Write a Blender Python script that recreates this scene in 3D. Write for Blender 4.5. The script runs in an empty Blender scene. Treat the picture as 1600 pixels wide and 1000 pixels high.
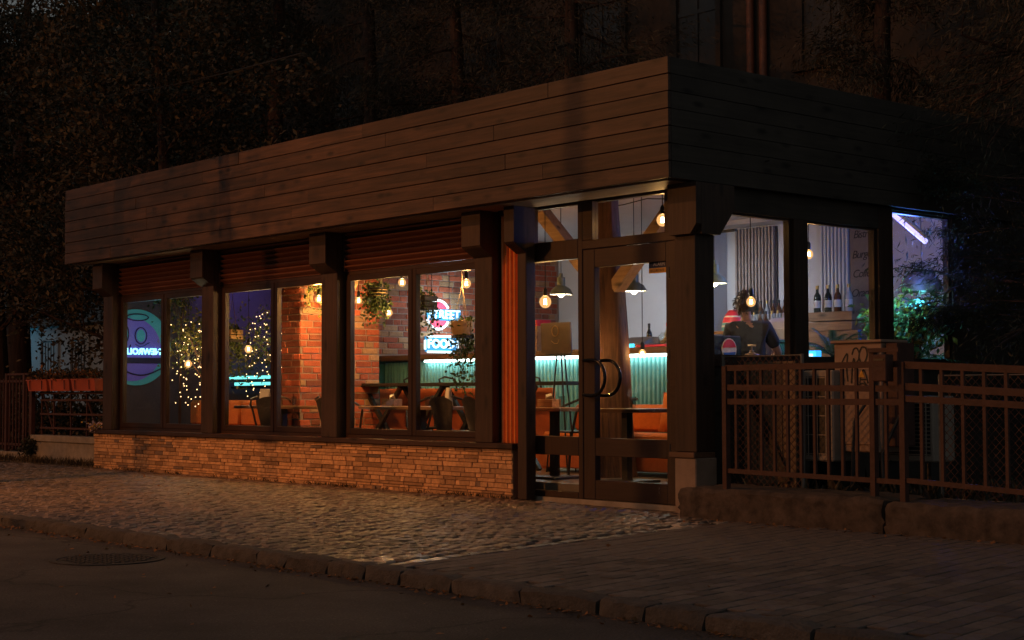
import bpy, math, random
import numpy as np
from mathutils import Vector, Matrix

rnd = random.Random(7)
nrg = np.random.default_rng(7)
sc = bpy.context.scene
col = sc.collection

# ------------------------------------------------------------------ camera
cam_d = bpy.data.cameras.new('camera')
cam = bpy.data.objects.new('camera', cam_d); col.objects.link(cam); sc.camera = cam
cam_d.sensor_width = 36.0; cam_d.lens = 2445.0 * 36.0 / 1600.0
cam_d.clip_start = 0.1; cam_d.clip_end = 400.0
def cam_basis(yaw, pitch, roll):
    f = Vector((math.sin(yaw)*math.cos(pitch), math.cos(yaw)*math.cos(pitch), math.sin(pitch)))
    r = Vector((math.cos(yaw), -math.sin(yaw), 0)); u = r.cross(f)
    r2 = math.cos(roll)*r + math.sin(roll)*u; u2 = -math.sin(roll)*r + math.cos(roll)*u
    return r2, u2, f
R_, U_, F_ = cam_basis(-0.8537, 0.0471, -0.0025)
cam.matrix_world = Matrix(((R_.x, U_.x, -F_.x, 8.6032), (R_.y, U_.y, -F_.y, -9.1795), (R_.z, U_.z, -F_.z, 0.975), (0, 0, 0, 1)))

# ------------------------------------------------------------------ world, exposure
w = bpy.data.worlds.new('World'); sc.world = w; w.use_nodes = True
nt = w.node_tree
sky = nt.nodes.new('ShaderNodeTexSky'); sky.sky_type = 'NISHITA'; sky.sun_disc = False
sky.sun_elevation = math.radians(4.0); sky.sun_rotation = math.radians(200)
hsv = nt.nodes.new('ShaderNodeHueSaturation'); hsv.inputs['Saturation'].default_value = 0.25
nt.links.new(sky.outputs[0], hsv.inputs['Color'])
bg = nt.nodes['Background']; nt.links.new(hsv.outputs[0], bg.inputs[0]); bg.inputs[1].default_value = 0.066
sc.view_settings.view_transform = 'Standard'; sc.view_settings.look = 'None'
sc.view_settings.exposure = 0.0; sc.view_settings.gamma = 1.0; sc.view_settings.use_curve_mapping = False
sc.render.engine = 'CYCLES'
sc.cycles.use_denoising = True
sc.cycles.max_bounces = 6; sc.cycles.diffuse_bounces = 3; sc.cycles.glossy_bounces = 3
sc.cycles.transparent_max_bounces = 24; sc.cycles.transmission_bounces = 4
sc.cycles.sample_clamp_indirect = 4.0
sc.cycles.caustics_reflective = False; sc.cycles.caustics_refractive = False

# street light: sodium lamp on the far side of the road, out of frame to the left
LAMP = Vector((-6.4, -8.0, 7.6))
SODIUM = (1.0, 0.345, 0.085)
def light(name, kind, loc, power, color, parent=None, radius=0.05, target=None, spot=None, blend=0.5, size=None):
    d = bpy.data.lights.new(name, kind); d.energy = power; d.color = color
    if kind in ('POINT', 'SPOT'): d.shadow_soft_size = radius
    if kind == 'SPOT': d.spot_size = math.radians(spot); d.spot_blend = blend
    if kind == 'AREA':
        d.shape = 'RECTANGLE'; d.size, d.size_y = size
    o = bpy.data.objects.new(name, d); col.objects.link(o)
    o.location = Vector(loc) - (wloc(parent) if parent else Vector((0, 0, 0)))
    if target is not None:
        o.rotation_euler = (Vector(target) - Vector(loc)).to_track_quat('-Z', 'Y').to_euler()
    if parent: o.parent = parent
    return o
def wloc(o):
    v = Vector((0, 0, 0))
    while o is not None:
        v += o.location; o = o.parent
    return v
light('street_lamp_light', 'SPOT', LAMP, 900.0, SODIUM, radius=0.07, target=(-6.2, 0.6, 0.2), spot=150, blend=1.0)
# the reflector of the same lamp throws a narrower pool under it
light('street_lamp_pool_light', 'SPOT', LAMP, 1050.0, SODIUM, radius=0.07, target=(-5.3, -0.1, 0.1), spot=48, blend=1.0)
# the next lamp down the street, much farther off and lower in the sky
light('far_street_lamp_light', 'SPOT', (-16.0, -27.0, 7.4), 5200.0, SODIUM, radius=0.12, target=(-8.0, 4.0, 3.0), spot=120, blend=0.8)

# ------------------------------------------------------------------ materials
MATS = {}
def newmat(name):
    m = bpy.data.materials.new(name); m.use_nodes = True
    MATS[name] = m
    return m, m.node_tree.nodes, m.node_tree.links, m.node_tree.nodes['Principled BSDF']
def plain(name, c, rough=0.6, metal=0.0, var=0.18, scale=14.0, bump=0.15, spec=0.5, rand=0.0, coat=0.0, bscale=None):
    m, N, L, b = newmat(name)
    b.inputs['Roughness'].default_value = rough; b.inputs['Metallic'].default_value = metal
    b.inputs['Specular IOR Level'].default_value = spec
    if coat: b.inputs['Coat Weight'].default_value = coat
    tc = N.new('ShaderNodeTexCoord'); n = N.new('ShaderNodeTexNoise')
    n.inputs['Scale'].default_value = scale; n.inputs['Detail'].default_value = 6; n.inputs['Roughness'].default_value = 0.65
    L.new(tc.outputs['Object'], n.inputs['Vector'])
    r = N.new('ShaderNodeValToRGB')
    r.color_ramp.elements[0].position = 0.3; r.color_ramp.elements[1].position = 0.72
    r.color_ramp.elements[0].color = (c[0]*(1-var), c[1]*(1-var), c[2]*(1-var), 1)
    r.color_ramp.elements[1].color = (min(1, c[0]*(1+var)), min(1, c[1]*(1+var)), min(1, c[2]*(1+var)), 1)
    L.new(n.outputs['Fac'], r.inputs['Fac'])
    out = r.outputs['Color']
    if rand:
        oi = N.new('ShaderNodeObjectInfo'); mr = N.new('ShaderNodeMapRange')
        mr.inputs['To Min'].default_value = 1-rand; mr.inputs['To Max'].default_value = 1+rand
        L.new(oi.outputs['Random'], mr.inputs['Value'])
        mx = N.new('ShaderNodeVectorMath'); mx.operation = 'SCALE'
        L.new(out, mx.inputs[0]); L.new(mr.outputs[0], mx.inputs['Scale']); out = mx.outputs[0]
    L.new(out, b.inputs['Base Color'])
    if bump:
        n2 = N.new('ShaderNodeTexNoise'); n2.inputs['Scale'].default_value = bscale or scale*4; n2.inputs['Detail'].default_value = 5
        L.new(tc.outputs['Object'], n2.inputs['Vector'])
        bp = N.new('ShaderNodeBump'); bp.inputs['Strength'].default_value = bump; bp.inputs['Distance'].default_value = 0.01
        L.new(n2.outputs['Fac'], bp.inputs['Height']); L.new(bp.outputs[0], b.inputs['Normal'])
    return m
def wood(name, dark, lightc, axis='x', rough=0.55, rand=0.2, knots=True, bump=0.25, scale=1.0, spec=0.4):
    m, N, L, b = newmat(name)
    b.inputs['Roughness'].default_value = rough; b.inputs['Specular IOR Level'].default_value = spec
    tc = N.new('ShaderNodeTexCoord'); oi = N.new('ShaderNodeObjectInfo')
    ad = N.new('ShaderNodeVectorMath'); ad.operation = 'ADD'
    sv = N.new('ShaderNodeVectorMath'); sv.operation = 'SCALE'; sv.inputs[0].default_value = (37, 23, 51)
    L.new(oi.outputs['Random'], sv.inputs['Scale'])
    L.new(tc.outputs['Object'], ad.inputs[0]); L.new(sv.outputs[0], ad.inputs[1])
    mp = N.new('ShaderNodeMapping')
    s = {'x': (1.3, 26, 26), 'y': (26, 1.3, 26), 'z': (26, 26, 1.3)}[axis]
    mp.inputs['Scale'].default_value = tuple(v*scale for v in s)
    L.new(ad.outputs[0], mp.inputs['Vector'])
    n = N.new('ShaderNodeTexNoise'); n.inputs['Scale'].default_value = 1.0; n.inputs['Detail'].default_value = 8
    n.inputs['Roughness'].default_value = 0.7; n.inputs['Distortion'].default_value = 0.6
    L.new(mp.outputs[0], n.inputs['Vector'])
    r = N.new('ShaderNodeValToRGB')
    r.color_ramp.elements[0].position = 0.32; r.color_ramp.elements[1].position = 0.7
    r.color_ramp.elements[0].color = (*dark, 1); r.color_ramp.elements[1].color = (*lightc, 1)
    L.new(n.outputs['Fac'], r.inputs['Fac'])
    # broad tone change along the boards
    n3 = N.new('ShaderNodeTexNoise'); n3.inputs['Scale'].default_value = 1.7; n3.inputs['Detail'].default_value = 3
    L.new(ad.outputs[0], n3.inputs['Vector'])
    mr = N.new('ShaderNodeMapRange'); mr.inputs['From Min'].default_value = 0.3; mr.inputs['From Max'].default_value = 0.7
    mr.inputs['To Min'].default_value = 0.72; mr.inputs['To Max'].default_value = 1.2
    L.new(n3.outputs['Fac'], mr.inputs['Value'])
    sc1 = N.new('ShaderNodeVectorMath'); sc1.operation = 'SCALE'
    L.new(r.outputs['Color'], sc1.inputs[0]); L.new(mr.outputs[0], sc1.inputs['Scale'])
    out = sc1.outputs[0]
    mr2 = N.new('ShaderNodeMapRange'); mr2.inputs['To Min'].default_value = 1-rand; mr2.inputs['To Max'].default_value = 1+rand
    L.new(oi.outputs['Random'], mr2.inputs['Value'])
    sc2 = N.new('ShaderNodeVectorMath'); sc2.operation = 'SCALE'
    L.new(out, sc2.inputs[0]); L.new(mr2.outputs[0], sc2.inputs['Scale']); out = sc2.outputs[0]
    if knots:
        vp = N.new('ShaderNodeMapping')
        vs = {'x': (2.6, 7, 7), 'y': (7, 2.6, 7), 'z': (7, 7, 2.6)}[axis]
        vp.inputs['Scale'].default_value = vs; L.new(ad.outputs[0], vp.inputs['Vector'])
        v = N.new('ShaderNodeTexVoronoi'); v.inputs['Scale'].default_value = 1.0; L.new(vp.outputs[0], v.inputs['Vector'])
        kr = N.new('ShaderNodeValToRGB'); kr.color_ramp.elements[0].position = 0.07; kr.color_ramp.elements[1].position = 0.24
        kr.color_ramp.elements[0].color = (0.25, 0.25, 0.25, 1); kr.color_ramp.elements[1].color = (1, 1, 1, 1)
        L.new(v.outputs['Distance'], kr.inputs['Fac'])
        mu = N.new('ShaderNodeMix'); mu.data_type = 'RGBA'; mu.blend_type = 'MULTIPLY'; mu.inputs[0].default_value = 1.0
        L.new(out, mu.inputs[6]); L.new(kr.outputs['Color'], mu.inputs[7]); out = mu.outputs[2]
    L.new(out, b.inputs['Base Color'])
    bp = N.new('ShaderNodeBump'); bp.inputs['Strength'].default_value = bump; bp.inputs['Distance'].default_value = 0.004
    L.new(n.outputs['Fac'], bp.inputs['Height']); L.new(bp.outputs[0], b.inputs['Normal'])
    return m
def emit(name, c, s):
    m, N, L, b = newmat(name)
    b.inputs['Base Color'].default_value = (*[min(1, x) for x in c], 1)
    b.inputs['Emission Color'].default_value = (*c, 1); b.inputs['Emission Strength'].default_value = s
    return m
def glass(name, tint=(0.93, 0.95, 0.95), rough=0.0, refl=1.0):
    m, N, L, b = newmat(name)
    N.remove(b)
    t = N.new('ShaderNodeBsdfTransparent'); t.inputs[0].default_value = (*tint, 1)
    g = N.new('ShaderNodeBsdfGlossy'); g.inputs['Roughness'].default_value = rough
    f = N.new('ShaderNodeFresnel'); ge = N.new('ShaderNodeNewGeometry'); mi = N.new('ShaderNodeMapRange')
    mi.inputs['To Min'].default_value = 1.45; mi.inputs['To Max'].default_value = 1/1.45
    L.new(ge.outputs['Backfacing'], mi.inputs['Value']); L.new(mi.outputs[0], f.inputs['IOR'])
    mul = N.new('ShaderNodeMath'); mul.operation = 'MULTIPLY'; mul.inputs[1].default_value = refl
    L.new(f.outputs[0], mul.inputs[0])
    mx = N.new('ShaderNodeMixShader'); L.new(mul.outputs[0], mx.inputs[0]); L.new(t.outputs[0], mx.inputs[1]); L.new(g.outputs[0], mx.inputs[2])
    L.new(mx.outputs[0], N['Material Output'].inputs['Surface'])
    return m
def bulbglass(name, c, s, a):
    m, N, L, b = newmat(name)
    N.remove(b)
    t = N.new('ShaderNodeBsdfTransparent'); t.inputs[0].default_value = (1, 0.86, 0.62, 1)
    e = N.new('ShaderNodeEmission'); e.inputs[0].default_value = (*c, 1); e.inputs[1].default_value = s
    mx = N.new('ShaderNodeMixShader'); mx.inputs[0].default_value = a
    L.new(t.outputs[0], mx.inputs[1]); L.new(e.outputs[0], mx.inputs[2])
    L.new(mx.outputs[0], N['Material Output'].inputs['Surface'])
    return m
def leafmat(name, c, var=0.45):
    m, N, L, b = newmat(name)
    b.inputs['Roughness'].default_value = 0.55
    g = N.new('ShaderNodeTexCoord'); n = N.new('ShaderNodeTexNoise'); n.inputs['Scale'].default_value = 2.3; n.inputs['Detail'].default_value = 6
    L.new(g.outputs['Object'], n.inputs['Vector'])
    r = N.new('ShaderNodeValToRGB'); r.color_ramp.elements[0].position = 0.35; r.color_ramp.elements[1].position = 0.65
    r.color_ramp.elements[0].color = (c[0]*(1-var), c[1]*(1-var), c[2]*(1-var), 1)
    r.color_ramp.elements[1].color = (c[0]*(1+var), c[1]*(1+var), c[2]*(1+var), 1)
    L.new(n.outputs['Fac'], r.inputs['Fac']); L.new(r.outputs[0], b.inputs['Base Color'])
    tl = N.new('ShaderNodeBsdfTranslucent'); L.new(r.outputs[0], tl.inputs[0])
    mx = N.new('ShaderNodeMixShader'); mx.inputs[0].default_value = 0.3
    L.new(b.outputs[0], mx.inputs[1]); L.new(tl.outputs[0], mx.inputs[2]); L.new(mx.outputs[0], N['Material Output'].inputs['Surface'])
    return m

wood('fascia_wood', (0.018, 0.0105, 0.008), (0.095, 0.052, 0.034), 'x', rough=0.55, rand=0.24, bump=0.4, scale=0.8)
wood('side_wood', (0.045, 0.039, 0.033), (0.068, 0.059, 0.049), 'y', rough=0.8, rand=0.05)
wood('post_wood', (0.026, 0.0145, 0.0105), (0.062, 0.035, 0.024), 'z', rough=0.55, rand=0.12, knots=True)
wood('frame_wood', (0.026, 0.0135, 0.010), (0.046, 0.024, 0.017), 'z', rough=0.42, rand=0.06, knots=False, bump=0.08)
wood('frame_wood_h', (0.026, 0.0135, 0.010), (0.046, 0.024, 0.017), 'x', rough=0.42, rand=0.06, knots=False, bump=0.08)
wood('sill_wood', (0.028, 0.015, 0.011), (0.075, 0.04, 0.027), 'x', rough=0.45, rand=0.0)
wood('soffit_wood', (0.24, 0.20, 0.15), (0.36, 0.30, 0.23), 'x', rough=0.6, rand=0.0, knots=False)
wood('oak', (0.22, 0.12, 0.06), (0.42, 0.25, 0.13), 'x', rough=0.45, rand=0.1)
wood('beam_wood', (0.28, 0.16, 0.085), (0.46, 0.29, 0.16), 'x', rough=0.5, rand=0.1, scale=0.7)
wood('walnut', (0.07, 0.035, 0.02), (0.17, 0.085, 0.045), 'x', rough=0.4, rand=0.1)
wood('bark', (0.020, 0.010, 0.008), (0.25, 0.125, 0.085), 'z', rough=0.65, rand=0.1, knots=False, bump=0.9, scale=0.6)
wood('tree_bark', (0.014, 0.008, 0.006), (0.10, 0.055, 0.038), 'z', rough=0.8, rand=0.2, knots=False, bump=0.9, scale=0.6)
wood('cap_wood', (0.10, 0.055, 0.03), (0.20, 0.11, 0.065), 'x', rough=0.5, rand=0.1)
wood('ply', (0.17, 0.115, 0.07), (0.26, 0.18, 0.11), 'z', rough=0.7, rand=0.0, knots=False)
plain('shutter_paint', (0.17, 0.072, 0.045), rough=0.3, metal=0.35, var=0.12, bump=0.03, spec=0.6)
plain('orange_paint', (0.80, 0.26, 0.06), rough=0.28, var=0.12, bump=0.05, spec=0.5)
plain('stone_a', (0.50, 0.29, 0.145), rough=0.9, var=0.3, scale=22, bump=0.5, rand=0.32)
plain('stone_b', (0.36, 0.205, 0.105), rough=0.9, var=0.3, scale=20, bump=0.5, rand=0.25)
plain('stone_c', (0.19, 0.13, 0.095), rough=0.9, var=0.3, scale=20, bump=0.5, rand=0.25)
plain('plinth_mortar', (0.20, 0.135, 0.085), rough=0.95)
plain('concrete', (0.30, 0.26, 0.21), rough=0.9, var=0.3, scale=5, bump=0.4)
plain('block_stone', (0.30, 0.22, 0.16), rough=0.85, var=0.18, scale=6, bump=0.3)
plain('mossy_stone', (0.082, 0.060, 0.045), rough=0.95, var=0.6, scale=9, bump=1.0, bscale=18)
plain('asphalt', (0.056, 0.049, 0.045), rough=0.85, var=0.5, scale=1.3, bump=1.0, bscale=70)
plain('bedding', (0.05, 0.04, 0.032), rough=0.95, var=0.3, scale=10, bump=0.6)
plain('cobble_a', (0.165, 0.125, 0.095), rough=0.42, var=0.3, scale=16, bump=0.5, rand=0.42)
plain('cobble_b', (0.105, 0.083, 0.066), rough=0.42, var=0.3, scale=16, bump=0.5, rand=0.3)
plain('cobble_c', (0.205, 0.153, 0.112), rough=0.4, var=0.3, scale=16, bump=0.5, rand=0.25)
plain('cobble_worn_lit', (0.42, 0.35, 0.28), rough=0.26, var=0.2, scale=16, bump=0.4, rand=0.2)  # worn whitish stone, with reflected door light put into the pale colour
plain('paver', (0.125, 0.10, 0.083), rough=0.8, var=0.3, scale=18, bump=0.4, rand=0.35)
plain('kerb_granite', (0.080, 0.068, 0.058), rough=0.85, var=0.35, scale=18, bump=0.9, rand=0.25)
plain('soil', (0.035, 0.028, 0.02), rough=0.95, var=0.4, scale=3, bump=0.8)
plain('dead_leaf', (0.22, 0.10, 0.035), rough=0.8, var=0.4, scale=9, bump=0.1)
plain('rust_paint', (0.072, 0.029, 0.021), rough=0.6, var=0.3, scale=12, bump=0.25, spec=0.4)
plain('galv', (0.16, 0.15, 0.14), rough=0.5, metal=0.6, var=0.15, bump=0.05)
plain('ac_metal', (0.34, 0.29, 0.24), rough=0.5, var=0.12, bump=0.05)
plain('box_paint', (0.32, 0.21, 0.15), rough=0.55, var=0.15, scale=6, bump=0.1)
plain('graffiti_ink', (0.012, 0.014, 0.014), rough=0.6, bump=0)
plain('black_metal', (0.022, 0.022, 0.024), rough=0.4, metal=0.3, bump=0.03, spec=0.6)
plain('handle_metal', (0.03, 0.03, 0.032), rough=0.18, metal=0.9, bump=0)
plain('steel_chair', (0.20, 0.185, 0.17), rough=0.3, metal=0.9, bump=0.03)
plain('dark_chair', (0.035, 0.035, 0.036), rough=0.35, metal=0.6, bump=0.03)
plain('stainless', (0.55, 0.55, 0.56), rough=0.25, metal=0.95, bump=0.02)
plain('orange_fabric', (0.60, 0.17, 0.035), rough=0.85, var=0.12, scale=30, bump=0.25, bscale=160)
plain('terracotta', (0.50, 0.13, 0.05), rough=0.7, var=0.12, bump=0.1)
plain('brick_red', (0.46, 0.115, 0.055), rough=0.88, var=0.25, scale=20, bump=0.6, rand=0.32)
plain('brick_tan', (0.44, 0.25, 0.13), rough=0.88, var=0.2, scale=20, bump=0.6, rand=0.2)
plain('brick_brown', (0.30, 0.095, 0.055), rough=0.88, var=0.25, scale=20, bump=0.6, rand=0.25)
plain('mortar', (0.34, 0.26, 0.21), rough=0.95, var=0.15, scale=30, bump=0.4)
plain('white_wall', (0.62, 0.61, 0.61), rough=0.8, var=0.04, scale=3, bump=0.05)
plain('ceiling_paint', (0.60, 0.56, 0.55), rough=0.85, var=0.04, scale=3, bump=0.05)
plain('mauve_wall', (0.075, 0.06, 0.09), rough=0.8, var=0.12, scale=4, bump=0.15)
plain('slat_tan', (0.34, 0.27, 0.24), rough=0.7, bump=0.05)
plain('dark_wall', (0.05, 0.045, 0.042), rough=0.8, var=0.2, scale=4)
plain('floor_tile', (0.20, 0.165, 0.13), rough=0.35, var=0.15, scale=5, bump=0.05)
plain('teal_paint', (0.17, 0.43, 0.43), rough=0.4, var=0.08, bump=0.03)
plain('deep_teal', (0.025, 0.13, 0.14), rough=0.5, var=0.15, bump=0.05)
plain('slat_dark', (0.05, 0.035, 0.03), rough=0.6, bump=0.05)
plain('shade_green', (0.10, 0.115, 0.09), rough=0.35, bump=0.02, spec=0.5)
plain('shade_mint', (0.33, 0.52, 0.45), rough=0.4, bump=0.02)
plain('shade_inner', (0.8, 0.78, 0.72), rough=0.6, bump=0)
plain('pot_tan', (0.48, 0.32, 0.16), rough=0.7, var=0.2, bump=0.1)
plain('pot_black', (0.025, 0.024, 0.024), rough=0.6, bump=0.05)
plain('rope', (0.20, 0.15, 0.10), rough=0.9, bump=0)
plain('red_plastic', (0.46, 0.095, 0.045), rough=0.5, var=0.12, bump=0.05)
plain('paper', (0.75, 0.73, 0.69), rough=0.9, var=0.05, bump=0.05)
plain('cardboard', (0.36, 0.24, 0.13), rough=0.85, var=0.12, bump=0.05)
plain('poster_brown', (0.055, 0.030, 0.017), rough=0.45, var=0.6, scale=7, bump=0.02)
plain('menu_board', (0.17, 0.14, 0.125), rough=0.6, var=0.1, bump=0.02)
plain('ink', (0.02, 0.018, 0.018), rough=0.7, bump=0)
plain('bottle_dark', (0.012, 0.02, 0.012), rough=0.12, bump=0, spec=0.6)
plain('bottle_amber', (0.11, 0.04, 0.012), rough=0.12, bump=0, spec=0.6)
plain('bottle_clear', (0.42, 0.44, 0.44), rough=0.12, bump=0, spec=0.6)
plain('foil_gold', (0.55, 0.38, 0.12), rough=0.35, metal=0.8, bump=0)
plain('label_white', (0.7, 0.68, 0.63), rough=0.7, bump=0)
plain('skin', (0.46, 0.26, 0.18), rough=0.55, var=0.06, bump=0.02)
plain('hair', (0.075, 0.048, 0.034), rough=0.6, var=0.4, scale=60, bump=0.6)
plain('shirt', (0.045, 0.048, 0.055), rough=0.9, var=0.15, bump=0.1)
plain('trousers', (0.03, 0.035, 0.05), rough=0.9, bump=0.1)
plain('red_print', (0.65, 0.03, 0.06), rough=0.5, bump=0)
plain('blue_print', (0.03, 0.12, 0.45), rough=0.5, bump=0)
plain('teal_print', (0.12, 0.42, 0.42), rough=0.5, bump=0)
plain('navy', (0.012, 0.018, 0.05), rough=0.4, bump=0)
plain('yellow', (0.75, 0.36, 0.03), rough=0.5, bump=0)
plain('purple', (0.20, 0.13, 0.48), rough=0.7, var=0.2, bump=0)
plain('purple_dark', (0.03, 0.02, 0.08), rough=0.7, bump=0)
plain('soap', (0.62, 0.52, 0.42), rough=0.35, bump=0)
plain('house_wall', (0.065, 0.048, 0.037), rough=0.9, var=0.3, scale=1.5, bump=0.4)
plain('house_dark', (0.035, 0.03, 0.028), rough=0.4, bump=0.02)
plain('downpipe', (0.24, 0.09, 0.05), rough=0.5, bump=0.05)
plain('far_wall', (0.45, 0.50, 0.52), rough=0.9, var=0.1, scale=2)
plain('flower_mix', (0.50, 0.38, 0.42), rough=0.8, var=0.5, scale=40, bump=0)
plain('flower_yellow', (0.60, 0.36, 0.06), rough=0.8, var=0.3, scale=40, bump=0)
plain('cable', (0.03, 0.026, 0.022), rough=0.6, bump=0)
plain('manhole_iron', (0.040, 0.036, 0.033), rough=0.75, metal=0.2, var=0.3, scale=30, bump=0.5)
def cracks(name, scale, width, dark):
    nt_ = MATS[name].node_tree; N, L = nt_.nodes, nt_.links; b = N['Principled BSDF']; src = b.inputs['Base Color'].links[0].from_socket
    tc = N.new('ShaderNodeTexCoord'); nz = N.new('ShaderNodeTexNoise'); nz.inputs['Scale'].default_value = 1.6; nz.inputs['Detail'].default_value = 5
    L.new(tc.outputs['Object'], nz.inputs['Vector'])
    sc_ = N.new('ShaderNodeVectorMath'); sc_.operation = 'SCALE'; sc_.inputs['Scale'].default_value = 0.9; L.new(nz.outputs['Color'], sc_.inputs[0])
    ad = N.new('ShaderNodeVectorMath'); ad.operation = 'ADD'; L.new(tc.outputs['Object'], ad.inputs[0]); L.new(sc_.outputs[0], ad.inputs[1])
    v = N.new('ShaderNodeTexVoronoi'); v.feature = 'DISTANCE_TO_EDGE'; v.inputs['Scale'].default_value = scale; L.new(ad.outputs[0], v.inputs['Vector'])
    r = N.new('ShaderNodeValToRGB'); r.color_ramp.elements[0].position = 0.0; r.color_ramp.elements[1].position = width
    r.color_ramp.elements[0].color = (dark, dark, dark, 1); r.color_ramp.elements[1].color = (1, 1, 1, 1); L.new(v.outputs['Distance'], r.inputs['Fac'])
    mu = N.new('ShaderNodeMix'); mu.data_type = 'RGBA'; mu.blend_type = 'MULTIPLY'; mu.inputs[0].default_value = 1.0
    L.new(src, mu.inputs[6]); L.new(r.outputs['Color'], mu.inputs[7])
    # pale grit
    g = N.new('ShaderNodeTexNoise'); g.inputs['Scale'].default_value = 55; g.inputs['Detail'].default_value = 2; L.new(tc.outputs['Object'], g.inputs['Vector'])
    gr = N.new('ShaderNodeValToRGB'); gr.color_ramp.elements[0].position = 0.60; gr.color_ramp.elements[1].position = 0.78
    gr.color_ramp.elements[0].color = (1, 1, 1, 1); gr.color_ramp.elements[1].color = (2.6, 2.5, 2.4, 1); L.new(g.outputs['Fac'], gr.inputs['Fac'])
    m2 = N.new('ShaderNodeMix'); m2.data_type = 'RGBA'; m2.blend_type = 'MULTIPLY'; m2.inputs[0].default_value = 1.0
    L.new(mu.outputs[2], m2.inputs[6]); L.new(gr.outputs['Color'], m2.inputs[7]); L.new(m2.outputs[2], b.inputs['Base Color'])
cracks('asphalt', 0.42, 0.012, 0.35)
glass('pane_glass', refl=0.7)
glass('jar_glass', (0.85, 0.88, 0.88))
bulbglass('bulb_glass', (1.0, 0.52, 0.20), 2.6, 0.28)
emit('filament', (1.0, 0.72, 0.42), 45.0)
emit('small_bulb', (1.0, 0.74, 0.45), 9.0)
emit('fairy', (1.0, 0.62, 0.28), 4.5)
emit('led_white', (0.80, 1.0, 0.95), 16.0)
emit('led_teal', (0.20, 0.85, 0.80), 1.6)
emit('neon_white', (0.86, 0.97, 1.0), 1.35)
emit('neon_red', (1.0, 0.06, 0.12), 1.0)
emit('neon_blue', (0.03, 0.30, 0.62), 0.35)
emit('neon_lilac', (0.50, 0.44, 1.0), 2.0)
emit('cooler_blue', (0.04, 0.42, 1.0), 1.7)
emit('cooler_white', (0.55, 0.85, 1.0), 2.2)
emit('display_cyan', (0.05, 0.65, 1.0), 2.0)
emit('neon_cyan_text', (0.35, 0.95, 1.0), 2.4)
emit('mural_teal', (0.05, 0.34, 0.42), 0.11)
emit('mural_purple', (0.15, 0.11, 0.58), 0.11)
emit('spot_lens', (0.95, 0.97, 1.0), 14.0)
emit('teal_glow', (0.25, 0.95, 0.95), 1.0)
plain('brown_shade', (0.10, 0.05, 0.035), rough=0.5, bump=0.02)
leafmat('needle', (0.105, 0.080, 0.045), 0.65)
leafmat('needle_dark', (0.030, 0.034, 0.018))
leafmat('leaf', (0.095, 0.072, 0.040), 0.65)
leafmat('leaf_house', (0.07, 0.10, 0.025))
leafmat('leaf_gold', (0.20, 0.17, 0.03))
leafmat('ivy', (0.045, 0.075, 0.03))
leafmat('palm_leaf', (0.08, 0.20, 0.09))
leafmat('shrub', (0.14, 0.085, 0.03))

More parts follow.
